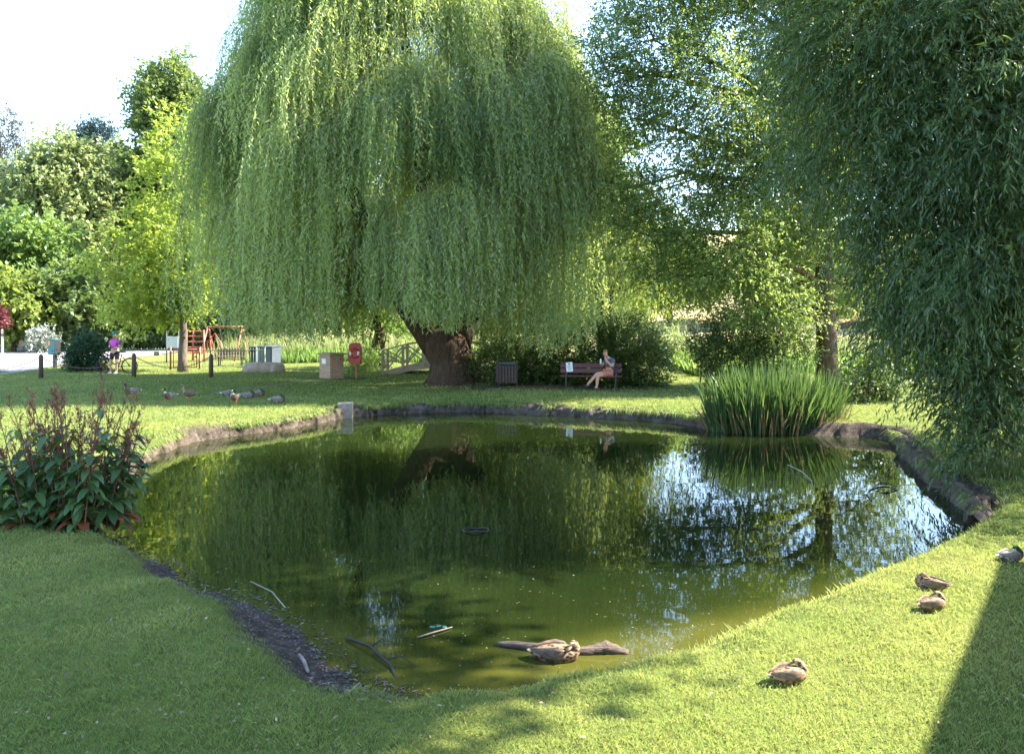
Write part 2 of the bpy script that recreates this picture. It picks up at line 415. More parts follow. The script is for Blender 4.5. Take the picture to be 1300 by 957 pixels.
def pond_sd(P):
    """signed distance to the waterline (positive on land) and bank width / mud width there"""
    P = np.asarray(P)[:, :2]; n = len(OUT); sd = np.empty(len(P)); bw = np.empty(len(P)); mw = np.empty(len(P))
    a = OUT[:, :2]; b = np.roll(a, -1, axis=0); ab = b-a; L2 = (ab**2).sum(1)
    for s in range(0, len(P), 4000):
        p = P[s:s+4000]
        ap = p[:, None]-a[None]
        t = np.clip((ap*ab).sum(2)/L2, 0, 1)
        d2 = ((ap-t[..., None]*ab)**2).sum(2)
        k = d2.argmin(1); d = np.sqrt(d2[np.arange(len(p)), k])
        c = ((a[None, :, 1] > p[:, None, 1]) != (b[None, :, 1] > p[:, None, 1])) & \
            (p[:, None, 0] < (b-a)[None, :, 0]*(p[:, None, 1]-a[None, :, 1])/np.where(np.abs(ab[None, :, 1]) < 1e-9, 1e-9, ab[None, :, 1])+a[None, :, 0])
        ins = c.sum(1) % 2 == 1
        sd[s:s+4000] = np.where(ins, -d, d); bw[s:s+4000] = OUT[k, 2]; mw[s:s+4000] = OUT[k, 3]
    return sd, bw, mw
def smooth(t): t = np.clip(t, 0, 1); return t*t*(3-2*t)
def base_height(x, y):
    z = 0.05*np.sin(x*.35+1)*np.sin(y*.27)+0.03*np.sin(x*.9+y*.5)
    hill = smooth((y-55)/140)*16*smooth((x-4+(y-55)*.0)/40)+smooth((y-60)/150)*5
    return z*np.clip((y-3)/4, 0, 1)+hill-.16*smooth((x+1)/4)*smooth((11-y)/3)
def ground_z(P):
    P = np.asarray(P, dtype=float)
    sd, bw, mw = pond_sd(P)
    top = base_height(P[:, 0], P[:, 1])
    lump = 0.05*np.sin(P[:, 0]*5.1+P[:, 1]*2.3)*np.sin(P[:, 1]*4.3-P[:, 0]*1.1)
    zo = WZ-.03+(top-WZ+.03)*(smooth(sd/bw)*.85+.15*smooth(sd/(bw*3+.4)))+lump*np.clip(sd*2, 0, 1)*np.clip(1.5-sd, 0, 1)
    zi = WZ-.03-.7*smooth(-sd/2.5)
    return np.where(sd > 0, np.maximum(zo, WZ-.03+.04*smooth(sd/.15)), zi), sd, mw
def gz(x, y): return float(ground_z(np.array([[x, y]]))[0][0])
def GG(u, v):
    p = G(u, v); p.z = gz(p.x, p.y); return p

def axis(parts):
    o = []
    for a, b, s in parts: o.extend(np.arange(a, b-1e-6, s))
    return np.array(o+[parts[-1][1]])
gx = axis([(-700, -100, 60), (-100, -20, 4), (-20, -10, .5), (-10, 11, .11), (11, 20, .5), (20, 100, 4), (100, 700, 60)])
gy = axis([(-60, -4, 4), (-4, 4.5, .5), (4.5, 25.5, .11), (25.5, 40, .5), (40, 100, 3), (100, 240, 10), (240, 900, 60)])
X, Y = np.meshgrid(gx, gy); P = np.stack([X.ravel(), Y.ravel()], 1)
Z, SD, MW = ground_z(P)
# bare earth: pond margin, the mulched strip round the bench, the worn line to the brick plinth
nz = np.sin(P[:, 0]*3.3)*np.sin(P[:, 1]*2.9+P[:, 0])*.5+.5*np.sin(P[:, 0]*7.7+1)*np.sin(P[:, 1]*6.1)
mud = 1-smooth((SD-MW*(1+.35*nz))/.12)
def patch(cu, cv, ru, rd):
    c = G(cu, cv); return np.exp(-(((P[:, 0]-c.x)/ru)**2+((P[:, 1]-c.y)/rd)**2)**2)
mud = np.maximum(mud, .95*patch(700, 493, 3.9, 1.4))
mud = np.maximum(mud, .55*patch(575, 488, 1.6, 1.3))
mud = np.maximum(mud, .7*patch(446, 479, .9, .5))
MUDV = mud
idx = np.arange(len(P)).reshape(X.shape)
Fq = np.stack([idx[:-1, :-1], idx[:-1, 1:], idx[1:, 1:], idx[1:, :-1]], -1).reshape(-1, 4)
m, nt, out = new_mat('turf and earth')
at = nt.nodes.new('ShaderNodeAttribute'); at.attribute_name = 'mud'
geo = nt.nodes.new('ShaderNodeNewGeometry')
n1 = noise(nt, .35, 5, .6, vec=geo.outputs['Position']); n2 = noise(nt, 9, 5, .65, vec=geo.outputs['Position']); n3 = noise(nt, 40, 4, .6, vec=geo.outputs['Position'])
g1 = ramp(nt, n1.outputs[0], [(.3, (.10, .15, .025)), (.7, (.20, .21, .05))])
g2 = ramp(nt, n2.outputs[0], [(.25, (.45, .45, .4)), (.75, (1.25, 1.25, 1.2))])
mx = nt.nodes.new('ShaderNodeMixRGB'); mx.blend_type = 'MULTIPLY'; mx.inputs[0].default_value = 1
nt.links.new(g1.outputs[0], mx.inputs[1]); nt.links.new(g2.outputs[0], mx.inputs[2])
# dry meadow and straw field far off
sx = nt.nodes.new('ShaderNodeSeparateXYZ'); nt.links.new(geo.outputs['Position'], sx.inputs[0])
mr = nt.nodes.new('ShaderNodeMapRange'); mr.inputs[1].default_value = 36; mr.inputs[2].default_value = 70; nt.links.new(sx.outputs[1], mr.inputs[0])
mxf = nt.nodes.new('ShaderNodeMixRGB'); mxf.inputs[2].default_value = (.42, .33, .16, 1)
mr2 = nt.nodes.new('ShaderNodeMapRange'); mr2.inputs[1].default_value = -4; mr2.inputs[2].default_value = 16; mr2.inputs[3].default_value = .35; nt.links.new(sx.outputs[0], mr2.inputs[0])
mm1 = nt.nodes.new('ShaderNodeMath'); mm1.operation = 'MULTIPLY'; nt.links.new(mr.outputs[0], mm1.inputs[0]); nt.links.new(mr2.outputs[0], mm1.inputs[1]); nt.links.new(mm1.outputs[0], mxf.inputs[0]); nt.links.new(mx.outputs[0], mxf.inputs[1])
e1 = ramp(nt, n2.outputs[0], [(.25, (.03, .023, .018)), (.5, (.075, .058, .045)), (.75, (.15, .12, .095))])
e2 = ramp(nt, n3.outputs[0], [(.3, (.5, .5, .5)), (.7, (1.3, 1.3, 1.3))])
mxe = nt.nodes.new('ShaderNodeMixRGB'); mxe.blend_type = 'MULTIPLY'; mxe.inputs[0].default_value = 1
nt.links.new(e1.outputs[0], mxe.inputs[1]); nt.links.new(e2.outputs[0], mxe.inputs[2])
mm = nt.nodes.new('ShaderNodeMixRGB'); nt.links.new(at.outputs['Fac'], mm.inputs[0]); nt.links.new(mxf.outputs[0], mm.inputs[1]); nt.links.new(mxe.outputs[0], mm.inputs[2])
pb = nt.nodes.new('ShaderNodeBsdfPrincipled'); pb.inputs['Roughness'].default_value = .95; pb.inputs['Specular IOR Level'].default_value = .15
nt.links.new(mm.outputs[0], pb.inputs['Base Color'])
bp = nt.nodes.new('ShaderNodeBump'); bp.inputs['Strength'].default_value = .9; bp.inputs['Distance'].default_value = .06
nt.links.new(n3.outputs[0], bp.inputs['Height']); nt.links.new(bp.outputs[0], pb.inputs['Normal']); nt.links.new(pb.outputs[0], out.inputs[0])
go = np_mesh('ground', np.column_stack([P, Z]), Fq, m, smooth=True, attrs={'mud': mud}); tag(go, kind='structure')

# water: murky olive with a clean reflecting surface
m, nt, out = new_mat('pond water')
geo = nt.nodes.new('ShaderNodeNewGeometry')
nw = noise(nt, .8, 4, .6, vec=geo.outputs['Position'])
at = nt.nodes.new('ShaderNodeAttribute'); at.attribute_name = 'shallow_lit'
ms = nt.nodes.new('ShaderNodeMath'); ms.operation = 'MULTIPLY_ADD'; nt.links.new(nw.outputs[0], ms.inputs[0]); ms.inputs[1].default_value = .55; 
ms2 = nt.nodes.new('ShaderNodeMath'); ms2.operation = 'SUBTRACT'; nt.links.new(at.outputs['Fac'], ms2.inputs[0]); ms2.inputs[1].default_value = .25; nt.links.new(ms2.outputs[0], ms.inputs[2])
rw = ramp(nt, ms.outputs[0], [(.05, (.007, .012, .003)), (.45, (.015, .021, .004)), (.95, (.056, .057, .010))])
b = nt.nodes.new('ShaderNodeBsdfPrincipled'); nt.links.new(rw.outputs[0], b.inputs['Base Color'])
b.inputs['Roughness'].default_value = .02; b.inputs['IOR'].default_value = 1.42; b.inputs['Specular IOR Level'].default_value = .5
n4 = noise(nt, 2.2, 2, .5, vec=geo.outputs['Position'])
bp = nt.nodes.new('ShaderNodeBump'); bp.inputs['Strength'].default_value = .06; bp.inputs['Distance'].default_value = .02
nt.links.new(n4.outputs[0], bp.inputs['Height']); nt.links.new(bp.outputs[0], b.inputs['Normal']); nt.links.new(b.outputs[0], out.inputs[0])
c0 = OUT[:, :2].min(0)-.3; c1 = OUT[:, :2].max(0)+.3
wx = np.linspace(c0[0], c1[0], 90); wy = np.linspace(c0[1], c1[1], 110); WX, WY = np.meshgrid(wx, wy); wp = np.stack([WX.ravel(), WY.ravel()], 1)
wsd = -pond_sd(wp)[0]; shal_lit = np.exp(-np.clip(wsd, 0, 9)/.8)*np.clip((11-wp[:, 1])/4, .2, 1)+.42*smooth((8.4-wp[:, 1])/2.0)*np.exp(-np.clip(wsd, 0, 9)/2.2)  # paler shallows, plus sunlit murk painted into the near end
wi = np.arange(len(wp)).reshape(WX.shape); wf = np.stack([wi[:-1, :-1], wi[:-1, 1:], wi[1:, 1:], wi[1:, :-1]], -1).reshape(-1, 4)
wt = np_mesh('water', np.column_stack([wp, np.full(len(wp), WZ)]), wf, m, attrs={'shallow_lit': shal_lit}); tag(wt, kind='structure')

# road / car park in the far left corner, and the worn path
ROADM = mat('pale worn asphalt', (.30, .27, .27), (.22, .20, .20), .9, 3, bump=.1)
def sheet(name, pts, m, dz=.012):
    o = MB(); vs_ = [Vector(p) for p in pts]
    o.v = [(p.x, p.y, gz(p.x, p.y)+dz) for p in vs_]; o.c = [(.5,)*3]*len(o.v); o.f = [tuple(range(len(o.v)))]
    return tag(o.build(name, m, smooth=False), kind='structure')
def strip(name, cl, wd, m, dz=.02, kerb=False):
    mb = MB(); n = len(cl); c = [Vector(p) for p in cl]
    for i in range(n):
        t = (c[min(i+1, n-1)]-c[max(i-1, 0)]); t.z = 0; t.normalize(); s = Vector((t.y, -t.x, 0))*wd/2
        for k in (-1, -.33, .33, 1):
            p = c[i]+s*k; mb.v.append((p.x, p.y, gz(p.x, p.y)+dz)); mb.c.append((.5,)*3)
    for i in range(n-1):
        for k in range(3): mb.f.append((i*4+k, i*4+k+1, i*4+k+5, i*4+k+4))
    return tag(mb.build(name, m), kind='structure')
rd = []
for i in range(16):
    t = i/15; rd.append((-29-t*6+t*t*8, 34+t*50, 0))
strip('road', rd, 15, ROADM, .03)
PATHM = mat('trodden earth path', (.19, .18, .085), (.11, .11, .045), .95, 5, bump=.3)
pp = [GG(270, 497), GG(310, 492), GG(350, 488), GG(385, 483.5), GG(410, 480.5), GG(440, 479.5)]
strip('path', pp, .45, PATHM, .012)

# ------------------------------------------------------------------ stone edging round the water (three stretches of wall)
from mathutils import noise as MN
def edging(i0, i1, label, m, zt, seed, hgt=.36):
    pts = OUT[i0*6:i1*6, :2]
    seg = np.linalg.norm(np.diff(pts, axis=0), axis=1); cum = np.concatenate([[0], np.cumsum(seg)])
    n = int(cum[-1]/.045); q = np.linspace(0, cum[-1], n); x = np.interp(q, cum, pts[:, 0]); y = np.interp(q, cum, pts[:, 1])
    tx, ty = np.gradient(x), np.gradient(y); L = np.hypot(tx, ty); nx, ny = -ty/L, tx/L
    test = pond_sd(np.column_stack([x+nx*.1, y+ny*.1]))[0]
    if np.median(test) < 0: nx, ny = -nx, -ny                      # normal points to the land
    prof = [(-.10, -.35), (-.07, -.02), (-.05, .08), (-.035, .17), (-.01, .25), (.02, .30), (.07, .325), (.13, .29), (.2, .18), (.3, .02)]
    V = []; Fc = []
    for k in range(n):
        P3 = Vector((x[k], y[k], 0)); blk = MN.cell(Vector((q[k]*2.3+seed*7, 0, 0))); crack = abs(math.sin(q[k]*5.3+2*math.sin(q[k]*1.7+seed)))
        crack = max(0, 1-crack*7)
        top = zt+.09*MN.noise(Vector((q[k]*1.3, seed, 0)))+.07*(blk-.5)+.03*MN.noise(Vector((q[k]*9, seed, 3)))
        for a, (o, h) in enumerate(prof):
            hh = h if h < .1 else h+top*min(1, h/.3)
            w3 = Vector((P3.x*4, P3.y*4, hh*5)); f = min(1, max(0, (hh+.1)*4))
            dd = .09*MN.noise(w3)+.08*MN.noise(w3*3.1)+.04*MN.noise(w3*8)-.07*(blk-.5)+.08*crack*(1 if o < .1 else .3)
            V.append((x[k]+nx[k]*(o+dd), y[k]+ny[k]*(o+dd), WZ+hh+.03*f*MN.noise(w3*2.3)-.10*crack*(h > .2)))
    W_n = len(prof)
    for k in range(n-1):
        for a in range(W_n-1): Fc.append((k*W_n+a, (k+1)*W_n+a, (k+1)*W_n+a+1, k*W_n+a+1))
    o = np_mesh('stone_edging', V, Fc, m, smooth=True); return tag(o, label, 'edging wall', 'stone edging of the pond')
edging(13, 20, 'low broken earthy stone edging below the grass where the flock of ducks stands', STONE_L, -.07, 1)
edging(20, 28, 'dark earthy stone edging along the far bank in front of the bench', STONE, -.04, 2)
edging(32, 37, 'dark stone edging under the drooping willow on the right bank', STONE, 0, 3)
cb = MB(); p = G(438, 527, WZ); k_ = int(np.argmin(np.abs(OUT[:, 0]/OUT[:, 1]-p.x/p.y)+(OUT[:, 1] < 15)*9)); p = Vector((OUT[k_, 0], OUT[k_, 1], WZ)); cb.box((p.x, p.y-.02, WZ+.17), (.42, .3, .50), Matrix.Rotation(.2, 3, 'Z'), jit=.02)
tag(cb.build('concrete_block', mat('pale concrete', (.26, .23, .19), (.14, .12, .10), .95, 6, bump=.6), smooth=False, bevel=.03), 'upright pale concrete block at the far end of the broken edging', 'block')

# ------------------------------------------------------------------ grass blades
def grass():
    rng = np.random.default_rng(3); n = 620000
    th = rng.uniform(-.8, .8, n); ld = rng.uniform(math.log(4.2), math.log(44), n); d = np.exp(ld)
    p = np.stack([th*d, d], 1)
    z, sd, mw = ground_z(p)
    pat = .5+.5*np.sin(p[:, 0]*1.3+np.sin(p[:, 1]*.9)*2)*np.sin(p[:, 1]*1.1+np.cos(p[:, 0]*.7)*2)
    pat2 = .5+.5*np.sin(p[:, 0]*4.3+np.sin(p[:, 1]*3.9)*2)*np.sin(p[:, 1]*4.1+np.cos(p[:, 0]*3.7)*2)
    keep = (sd > .05) & (sd > mw*(.8+.5*rng.random(n))) & (rng.random(n) < .55+.45*pat2)
    for cu, cv, ru, rdd, k in ((700, 493, 3.9, 1.4, .96), (575, 488, 1.6, 1.3, .5), (446, 479, .9, .5, .6)):
        c = G(cu, cv); keep &= rng.random(n) > k*np.exp(-(((p[:, 0]-c.x)/ru)**2+((p[:, 1]-c.y)/rdd)**2)**2)
    # the road and the path stay bare
    for cl, wd in ((rd, 15.2), ([tuple(q) for q in pp], .4)):
        a = np.array(cl)[:, :2]
        dm = np.full(n, 1e9)
        for i in range(len(a)-1):
            ab = a[i+1]-a[i]; t = np.clip(((p-a[i])@ab)/(ab@ab), 0, 1); dm = np.minimum(dm, np.linalg.norm(p-a[i]-t[:, None]*ab, axis=1))
        keep &= dm > wd/2
    p = p[keep]; z = z[keep]; d = d[keep]; sd = sd[keep]; pat = pat[keep]; pat2 = pat2[keep]; n = len(p)
    right = np.clip((p[:, 0]+1)/2, 0, 1)*np.clip((11-p[:, 1])/2, 0, 1)  # near right lawn: raises blade tone to paint in its sunlight
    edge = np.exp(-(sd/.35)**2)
    hgt = (.015+.023*rng.random(n)+.012*pat2)*(1+edge*.9*(rng.random(n) > .6))*np.clip(d/10, 1, 1.7)
    wid = .0031*np.clip(d/6.0, .9, 5)*(.7+.6*rng.random(n))
    a = rng.uniform(0, 2*math.pi, n); lean = rng.normal(size=(n, 2))*.48
    base = np.column_stack([p, z-.004])
    s = np.column_stack([np.cos(a), np.sin(a), np.zeros(n)])*wid[:, None]*.5
    up = np.column_stack([lean, np.ones(n)])*hgt[:, None]
    V = np.empty((n, 4, 3), dtype=np.float32)
    mid = base+up*.55*np.array([.6, .6, 1.05]); tip = base+up
    V[:, 0] = base-s; V[:, 1] = base+s; V[:, 2] = tip+s*.15; V[:, 3] = mid-s*.9
    dry = smooth((np.sin(p[:, 0]*1.9+np.sin(p[:, 1]*1.3)*1.7)*np.sin(p[:, 1]*2.3+np.cos(p[:, 0]*1.1)*1.5)-.45)/.4)
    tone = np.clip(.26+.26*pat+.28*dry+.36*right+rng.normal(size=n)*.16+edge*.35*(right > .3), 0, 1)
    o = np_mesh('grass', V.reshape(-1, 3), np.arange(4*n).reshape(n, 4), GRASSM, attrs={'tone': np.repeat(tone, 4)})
    tag(o, 'short mown grass around the pond', 'grass', kind='stuff')
    # longer tufts hanging over the edge of the bank
    n = 15000; segs = np.concatenate([np.arange(13*6, 28*6), np.arange(31*6, 37*6)]); k = rng.choice(segs, n)
    t_ = np.roll(OUT[:, :2], -1, 0)-OUT[:, :2]; L_ = np.linalg.norm(t_, axis=1, keepdims=True); t_ = t_/L_; nn = np.column_stack([-t_[:, 1], t_[:, 0]])
    if np.median(pond_sd(OUT[::5, :2]+nn[::5]*.2)[0]) < 0: nn = -nn
    c = OUT[k, :2]+t_[k]*(rng.random((n, 1))*L_[k]); pt = np.sin(c[:, 0]*2.1+c[:, 1]*1.7)+np.sin(c[:, 0]*5.3-c[:, 1]*3.1)+.4*rng.normal(size=n); ok = pt > -.35; k, c, pt = k[ok], c[ok], pt[ok]; n = len(k)
    o_ = .02+.16*rng.random(n); c = c+nn[k]*o_[:, None]; b = np.column_stack([c, ground_z(c)[0]+.0]); b[:, 2] = np.maximum(b[:, 2], WZ+.24)
    h = (.07+.16*rng.random(n)**2); out_ = -nn[k]*(.3+.9*rng.random((n, 1)))+rng.normal(size=(n, 2))*.35
    dirv = np.column_stack([out_, .55+0*h]); a = rng.uniform(0, 6.283, n); w_ = (.006+.008*rng.random(n))*np.clip(c[:, 1]/14, .7, 1.6); sd_ = np.column_stack([np.cos(a), np.sin(a), 0*a])*w_[:, None]*.5
    m1 = b+dirv*(h*.5)[:, None]; tp = b+dirv*h[:, None]; tp[:, 2] -= h*1.0
    V = np.empty((n, 6, 3)); V[:, 0] = b-sd_; V[:, 1] = b+sd_; V[:, 2] = m1+sd_*.9; V[:, 3] = m1-sd_*.9; V[:, 4] = tp+sd_*.1; V[:, 5] = tp-sd_*.1
    q = np.arange(n)[:, None]*6; f = np.concatenate([q+np.array([[0, 1, 2, 3]]), q+np.array([[3, 2, 4, 5]])])
    o = np_mesh('bank_grass', V.reshape(-1, 3), f, GRASSM, attrs={'tone': np.repeat(np.clip(.4+rng.normal(size=n)*.25, 0, 1), 6)}); tag(o, 'longer grass hanging over the pond edge', 'grass', kind='stuff')
grass()

# ================================================================== THE BIG WEEPING WILLOW
def strand_leaves(rng, starts, outdir, lens, step, L, W, sway, tones):
    Ps, Ds, T = [], [], []
    n = len(starts); nl = np.maximum(4, (lens/step).astype(int))
    i2 = np.repeat(np.arange(n), nl)
    t = np.concatenate([np.linspace(0, 1, k) for k in nl])
    ln = lens[i2]; s = t*ln
    arc = np.minimum(.9, lens*.25)[i2]
    hx = outdir[i2]*(arc*(1-np.exp(-s/.6)))[:, None]
    ph = rng.random((n, 2))*6
    pos = starts[i2].copy()
    pos[:, :2] += hx+sway*np.stack([np.sin(s*1.1+ph[i2, 0]), np.sin(s*.9+ph[i2, 1])], 1)*(.3+t[:, None])
    pos[:, 2] -= s*(1-.35*np.exp(-s/.5))
    ld = rng.normal(size=pos.shape)*np.array([.55, .55, .25]); ld[:, 2] -= .8
    tn = np.clip(tones[i2]+rng.normal(size=len(t))*.15, 0, 1)
    V, Fc = leaf_verts(pos, ld, L*(.6+.8*rng.random(len(t))), W*(.7+.6*rng.random(len(t))), rng, .1)
    return V, Fc, np.repeat(tn, 4)
def weeping(name, label, trunk, forks, cx, cyy, Rm, ztop, zsh, zbot, nnodes, per, seed, leafm, step, L, W, group=None):
    rng = np.random.default_rng(seed); rnd = random.Random(seed)
    base = Vector(trunk[0][0]); t = empty(name, base, label, 'tree', group)
    # boughs: domed tiers of foliage on the crown's shell, each carrying many hanging nodes
    nb = max(10, nnodes//42); ga = np.arange(nb)*2.399963+rng.normal(size=nb)*.35
    hz = (np.arange(nb)+.5)/nb; rng.shuffle(hz)
    bz = zbot+3.0+(ztop-zbot-3.0)*hz**.85
    Rb_ = np.where(bz > zsh, Rm*np.sqrt(np.clip(1-((bz-zsh)/(ztop-zsh+.3))**2, 0, 1)), Rm*.97)
    rb = np.maximum(.3, Rb_*(.60+.40*rng.random(nb)**.45)-.6*(rng.random(nb)*.5+.5)); bs = (.8+.9*rng.random(nb))*Rm/7
    rb = np.clip(np.minimum(rb, Rb_+.25-bs*.85), .2, None)
    btone = np.clip(.5+rng.normal(size=nb)*.33, .03, .97)
    kb = rng.integers(0, nb, nnodes); ua = rng.random(nnodes)*6.283; ur = np.sqrt(rng.random(nnodes))
    nx_ = cx+rb[kb]*np.cos(ga[kb])+bs[kb]*ur*np.cos(ua)*1.15; ny_ = cyy+(rb[kb]*np.sin(ga[kb])+bs[kb]*ur*np.sin(ua)*1.15)*.78
    zz = np.maximum(zbot+1.2, bz[kb]-1.1*bs[kb]*ur**2+rng.normal(size=nnodes)*.12)
    un = rng.random(nnodes) < .16                                   # the rest fills the curtain between the boughs
    fu = rng.random(nnodes)*6.283; zu = zbot+2.0+(ztop-zbot-2.0)*rng.random(nnodes)**.8
    Ru = np.where(zu > zsh, Rm*np.sqrt(np.clip(1-((zu-zsh)/(ztop-zsh+.3))**2, 0, 1)), Rm*(.94+.06*np.sin(fu*3)))*(1+.06*np.sin(fu*5+1)+.05*np.sin(fu*9+zu))
    ru = Ru*(.45+.55*rng.random(nnodes)**.45)-.3
    nx_ = np.where(un, cx+ru*np.cos(fu), nx_); ny_ = np.where(un, cyy+ru*np.sin(fu)*.78, ny_); zz = np.where(un, zu, zz)
    nodes = np.column_stack([nx_, ny_, zz]); fi = np.arctan2((ny_-cyy)/.78, nx_-cx)
    nt_ = np.clip(btone[kb]+rng.normal(size=nnodes)*.12, .03, .97)
    blen = (1.7+2.4*rng.random(nb))[kb]
    # strands
    idx = np.repeat(np.arange(nnodes), per); M = len(idx)
    st = nodes[idx]+rng.normal(size=(M, 3))*np.array([.22, .22, .15])
    od = np.column_stack([np.cos(fi), np.sin(fi)])[idx]+rng.normal(size=(M, 2))*.5
    lens = blen[idx]*(.55+.6*rng.random(M))
    zmin = zbot+.45*np.sin(fi*4+1)[idx]+.35*np.sin(fi*11)[idx]+rng.random(M)*.9
    lens = np.minimum(lens, np.maximum(.5, st[:, 2]-zmin))
    low = rng.random(M) < .24                      # long curtains that reach the hem
    lens = np.where(low & (st[:, 2] < zbot+7.0), np.maximum(.5, st[:, 2]-zmin), lens)
    V, Fc, T = strand_leaves(rng, st, od, lens, step, L, W, .12, nt_[idx])
    np_mesh('crown', V-np.array(base), Fc, leafm, t, attrs={'tone': T})
    print(name, len(Fc))
    mb = MB(); tp = [Vector(q[0])-base for q in trunk]; tp[0] -= Vector((0, 0, .2))
    mb.tube(tp, [q[1] for q in trunk], 18)
    # buttress ridges of the bark
    trunk_o = mb.build('trunk', BARK, t)
    me = trunk_o.data
    for v in me.vertices:
        a = math.atan2(v.co.y, v.co.x); k = 1+.06*math.sin(a*7+v.co.z*.8)+.035*math.sin(a*15+v.co.z*2)
        i = min(range(len(tp)), key=lambda j: abs(tp[j].z-v.co.z)); c = tp[i]
        v.co.x = c.x+(v.co.x-c.x)*k; v.co.y = c.y+(v.co.y-c.y)*k
    for f in forks:
        m2 = MB(); fp = [Vector(q[0])-base for q in f]; m2.tube(fp, [q[1] for q in f], 10)
        ends = [fp[-1], fp[-2]]
        for k in range(14):
            e = Vector(nodes[rnd.randrange(nnodes)])-base
            if (e-fp[-1]).length > 6.5: continue
            m2.tube(limb_path(rnd.choice(ends), e, 7, .12, .04, rnd), [f[-1][1]*.5*(1-.85*q/6) for q in range(7)], 5)
        m2.build('limb', BARK, t)
    # hanging withes: fine brown twigs at the core of some strands
    tw = MB()
    for k in range(0, M, 9):
        s0 = Vector(st[k])-base; o_ = Vector((od[k, 0], od[k, 1], 0))*min(.9, lens[k]*.25)
        tw.tube([s0, s0+o_*.6+Vector((0, 0, -.25*lens[k]*.6)), s0+o_+Vector((0, 0, -lens[k]*.85))], [.012, .009, .005], 3, cap=False)
    tw.build('twigs', BARKP, t)
    return t
D1 = 30.2
tr = [(A(577, 489, D1), 1.28), (A(577, 483, D1), 1.05), (A(576, 472, D1), .88), (A(573, 455, D1), .80), (A(566, 440, D1), .86), (A(560, 428, D1), .72), (A(556, 418, D1), .5)]
fk = [[(A(558, 442, D1), .62), (A(540, 420, D1), .5), (A(515, 385, D1-.3), .42), (A(480, 320, D1-1), .33), (A(440, 230, D1-1.5), .24), (A(420, 150, D1-1), .16)],
      [(A(578, 445, D1), .55), (A(590, 410, D1+.2), .42), (A(612, 340, D1+.5), .36), (A(625, 240, D1+.3), .28), (A(640, 140, D1), .2), (A(650, 60, D1), .14)],
      [(A(563, 430, D1), .5), (A(552, 360, D1+.8), .42), (A(540, 250, D1+1.5), .32), (A(525, 130, D1+1.2), .22), (A(510, 20, D1+1), .14)],
      [(A(600, 400, D1+.2), .3), (A(650, 350, D1-.3), .24), (A(700, 300, D1-.8), .16), (A(725, 260, D1-1), .1)]]
weeping('weeping_willow', 'huge weeping willow with a leaning dark trunk and pale leaf curtains on the far bank', tr, fk, -3.95, 31.0, 6.95, 18.2, 8.4, 1.9, 2900, 12, 11, L_WILLOW, .075, .16, .040)
D2 = 37
tr2 = [(A(770, 470, D2), .5), (A(770, 440, D2), .42), (A(768, 400, D2), .36), (A(765, 340, D2), .25)]
fk2 = [[(A(768, 400, D2), .25), (A(750, 330, D2), .18), (A(740, 260, D2), .1)], [(A(768, 390, D2), .25), (A(800, 330, D2), .18), (A(810, 260, D2), .1)]]
weeping('weeping_willow', 'smaller bright yellow-green weeping willow behind the hedge, right of the huge one', tr2, fk2, 4.4, 37.5, 2.9, 9.6, 6.0, 1.6, 110, 13, 12, L_WILLOW2, .11, .18, .045)

# ================================================================== RIGHT FOREGROUND WILLOW
lobesR = [lob(1160, 60, 14, 140, 150, 2.2), lob(1260, 130, 13, 140, 180, 2.2), lob(1105, 185, 14, 85, 100, 1.6), lob(1245, 320, 13, 110, 110, 1.6),
          lob(1180, 315, 13.6, 75, 85, 1.3), lob(1300, 465, 13, 82, 82, 1.2), lob(1215, 395, 13.3, 52, 56, 1), lob(1055, 60, 14.6, 60, 90, 1.3), lob(1140, 395, 13.8, 36, 36, .7), lob(1275, 478, 12.9, 66, 66, .9), lob(1262, 540, 12.6, 34, 34, .5),
          lob(1420, 250, 13.2, 180, 250, 2.4), lob(1420, -20, 13.6, 200, 190, 2.6), lob(1180, -170, 14, 260, 160, 2.8), lob(1268, 525, 12.8, 36, 44, .6),
          lob(1290, 60, 17.5, 150, 140, 2.2), lob(1420, 150, 17, 180, 160, 2.4), lob(1330, -140, 17.5, 200, 140, 2.4)]  # rear lobes added to the crown to shade the middle of the pond
make_tree('willow_tree', 'nearest willow with dark blue-green narrow leaves drooping to the right bank', 'tree',
          [G(1352, 590), A(1350, 520, 13.9), A(1340, 420, 13.8), A(1325, 300, 13.8), A(1300, 180, 13.9), A(1270, 60, 14)], [.5, .42, .38, .33, .26, .18], lobesR, BARK, L_RIGHT, seed=21,
          limb_parts=True, twigs=9, limb_r=.16, density=2.5, rc=.50, per_cluster=19, slen=.62, nleaf=16, L=.125, W=.024, droop=.6, spread=.5, shell=.5, leaf_droop=.5, updir=.05, upbias=.3, tone_amp=.5, lrand=.36)

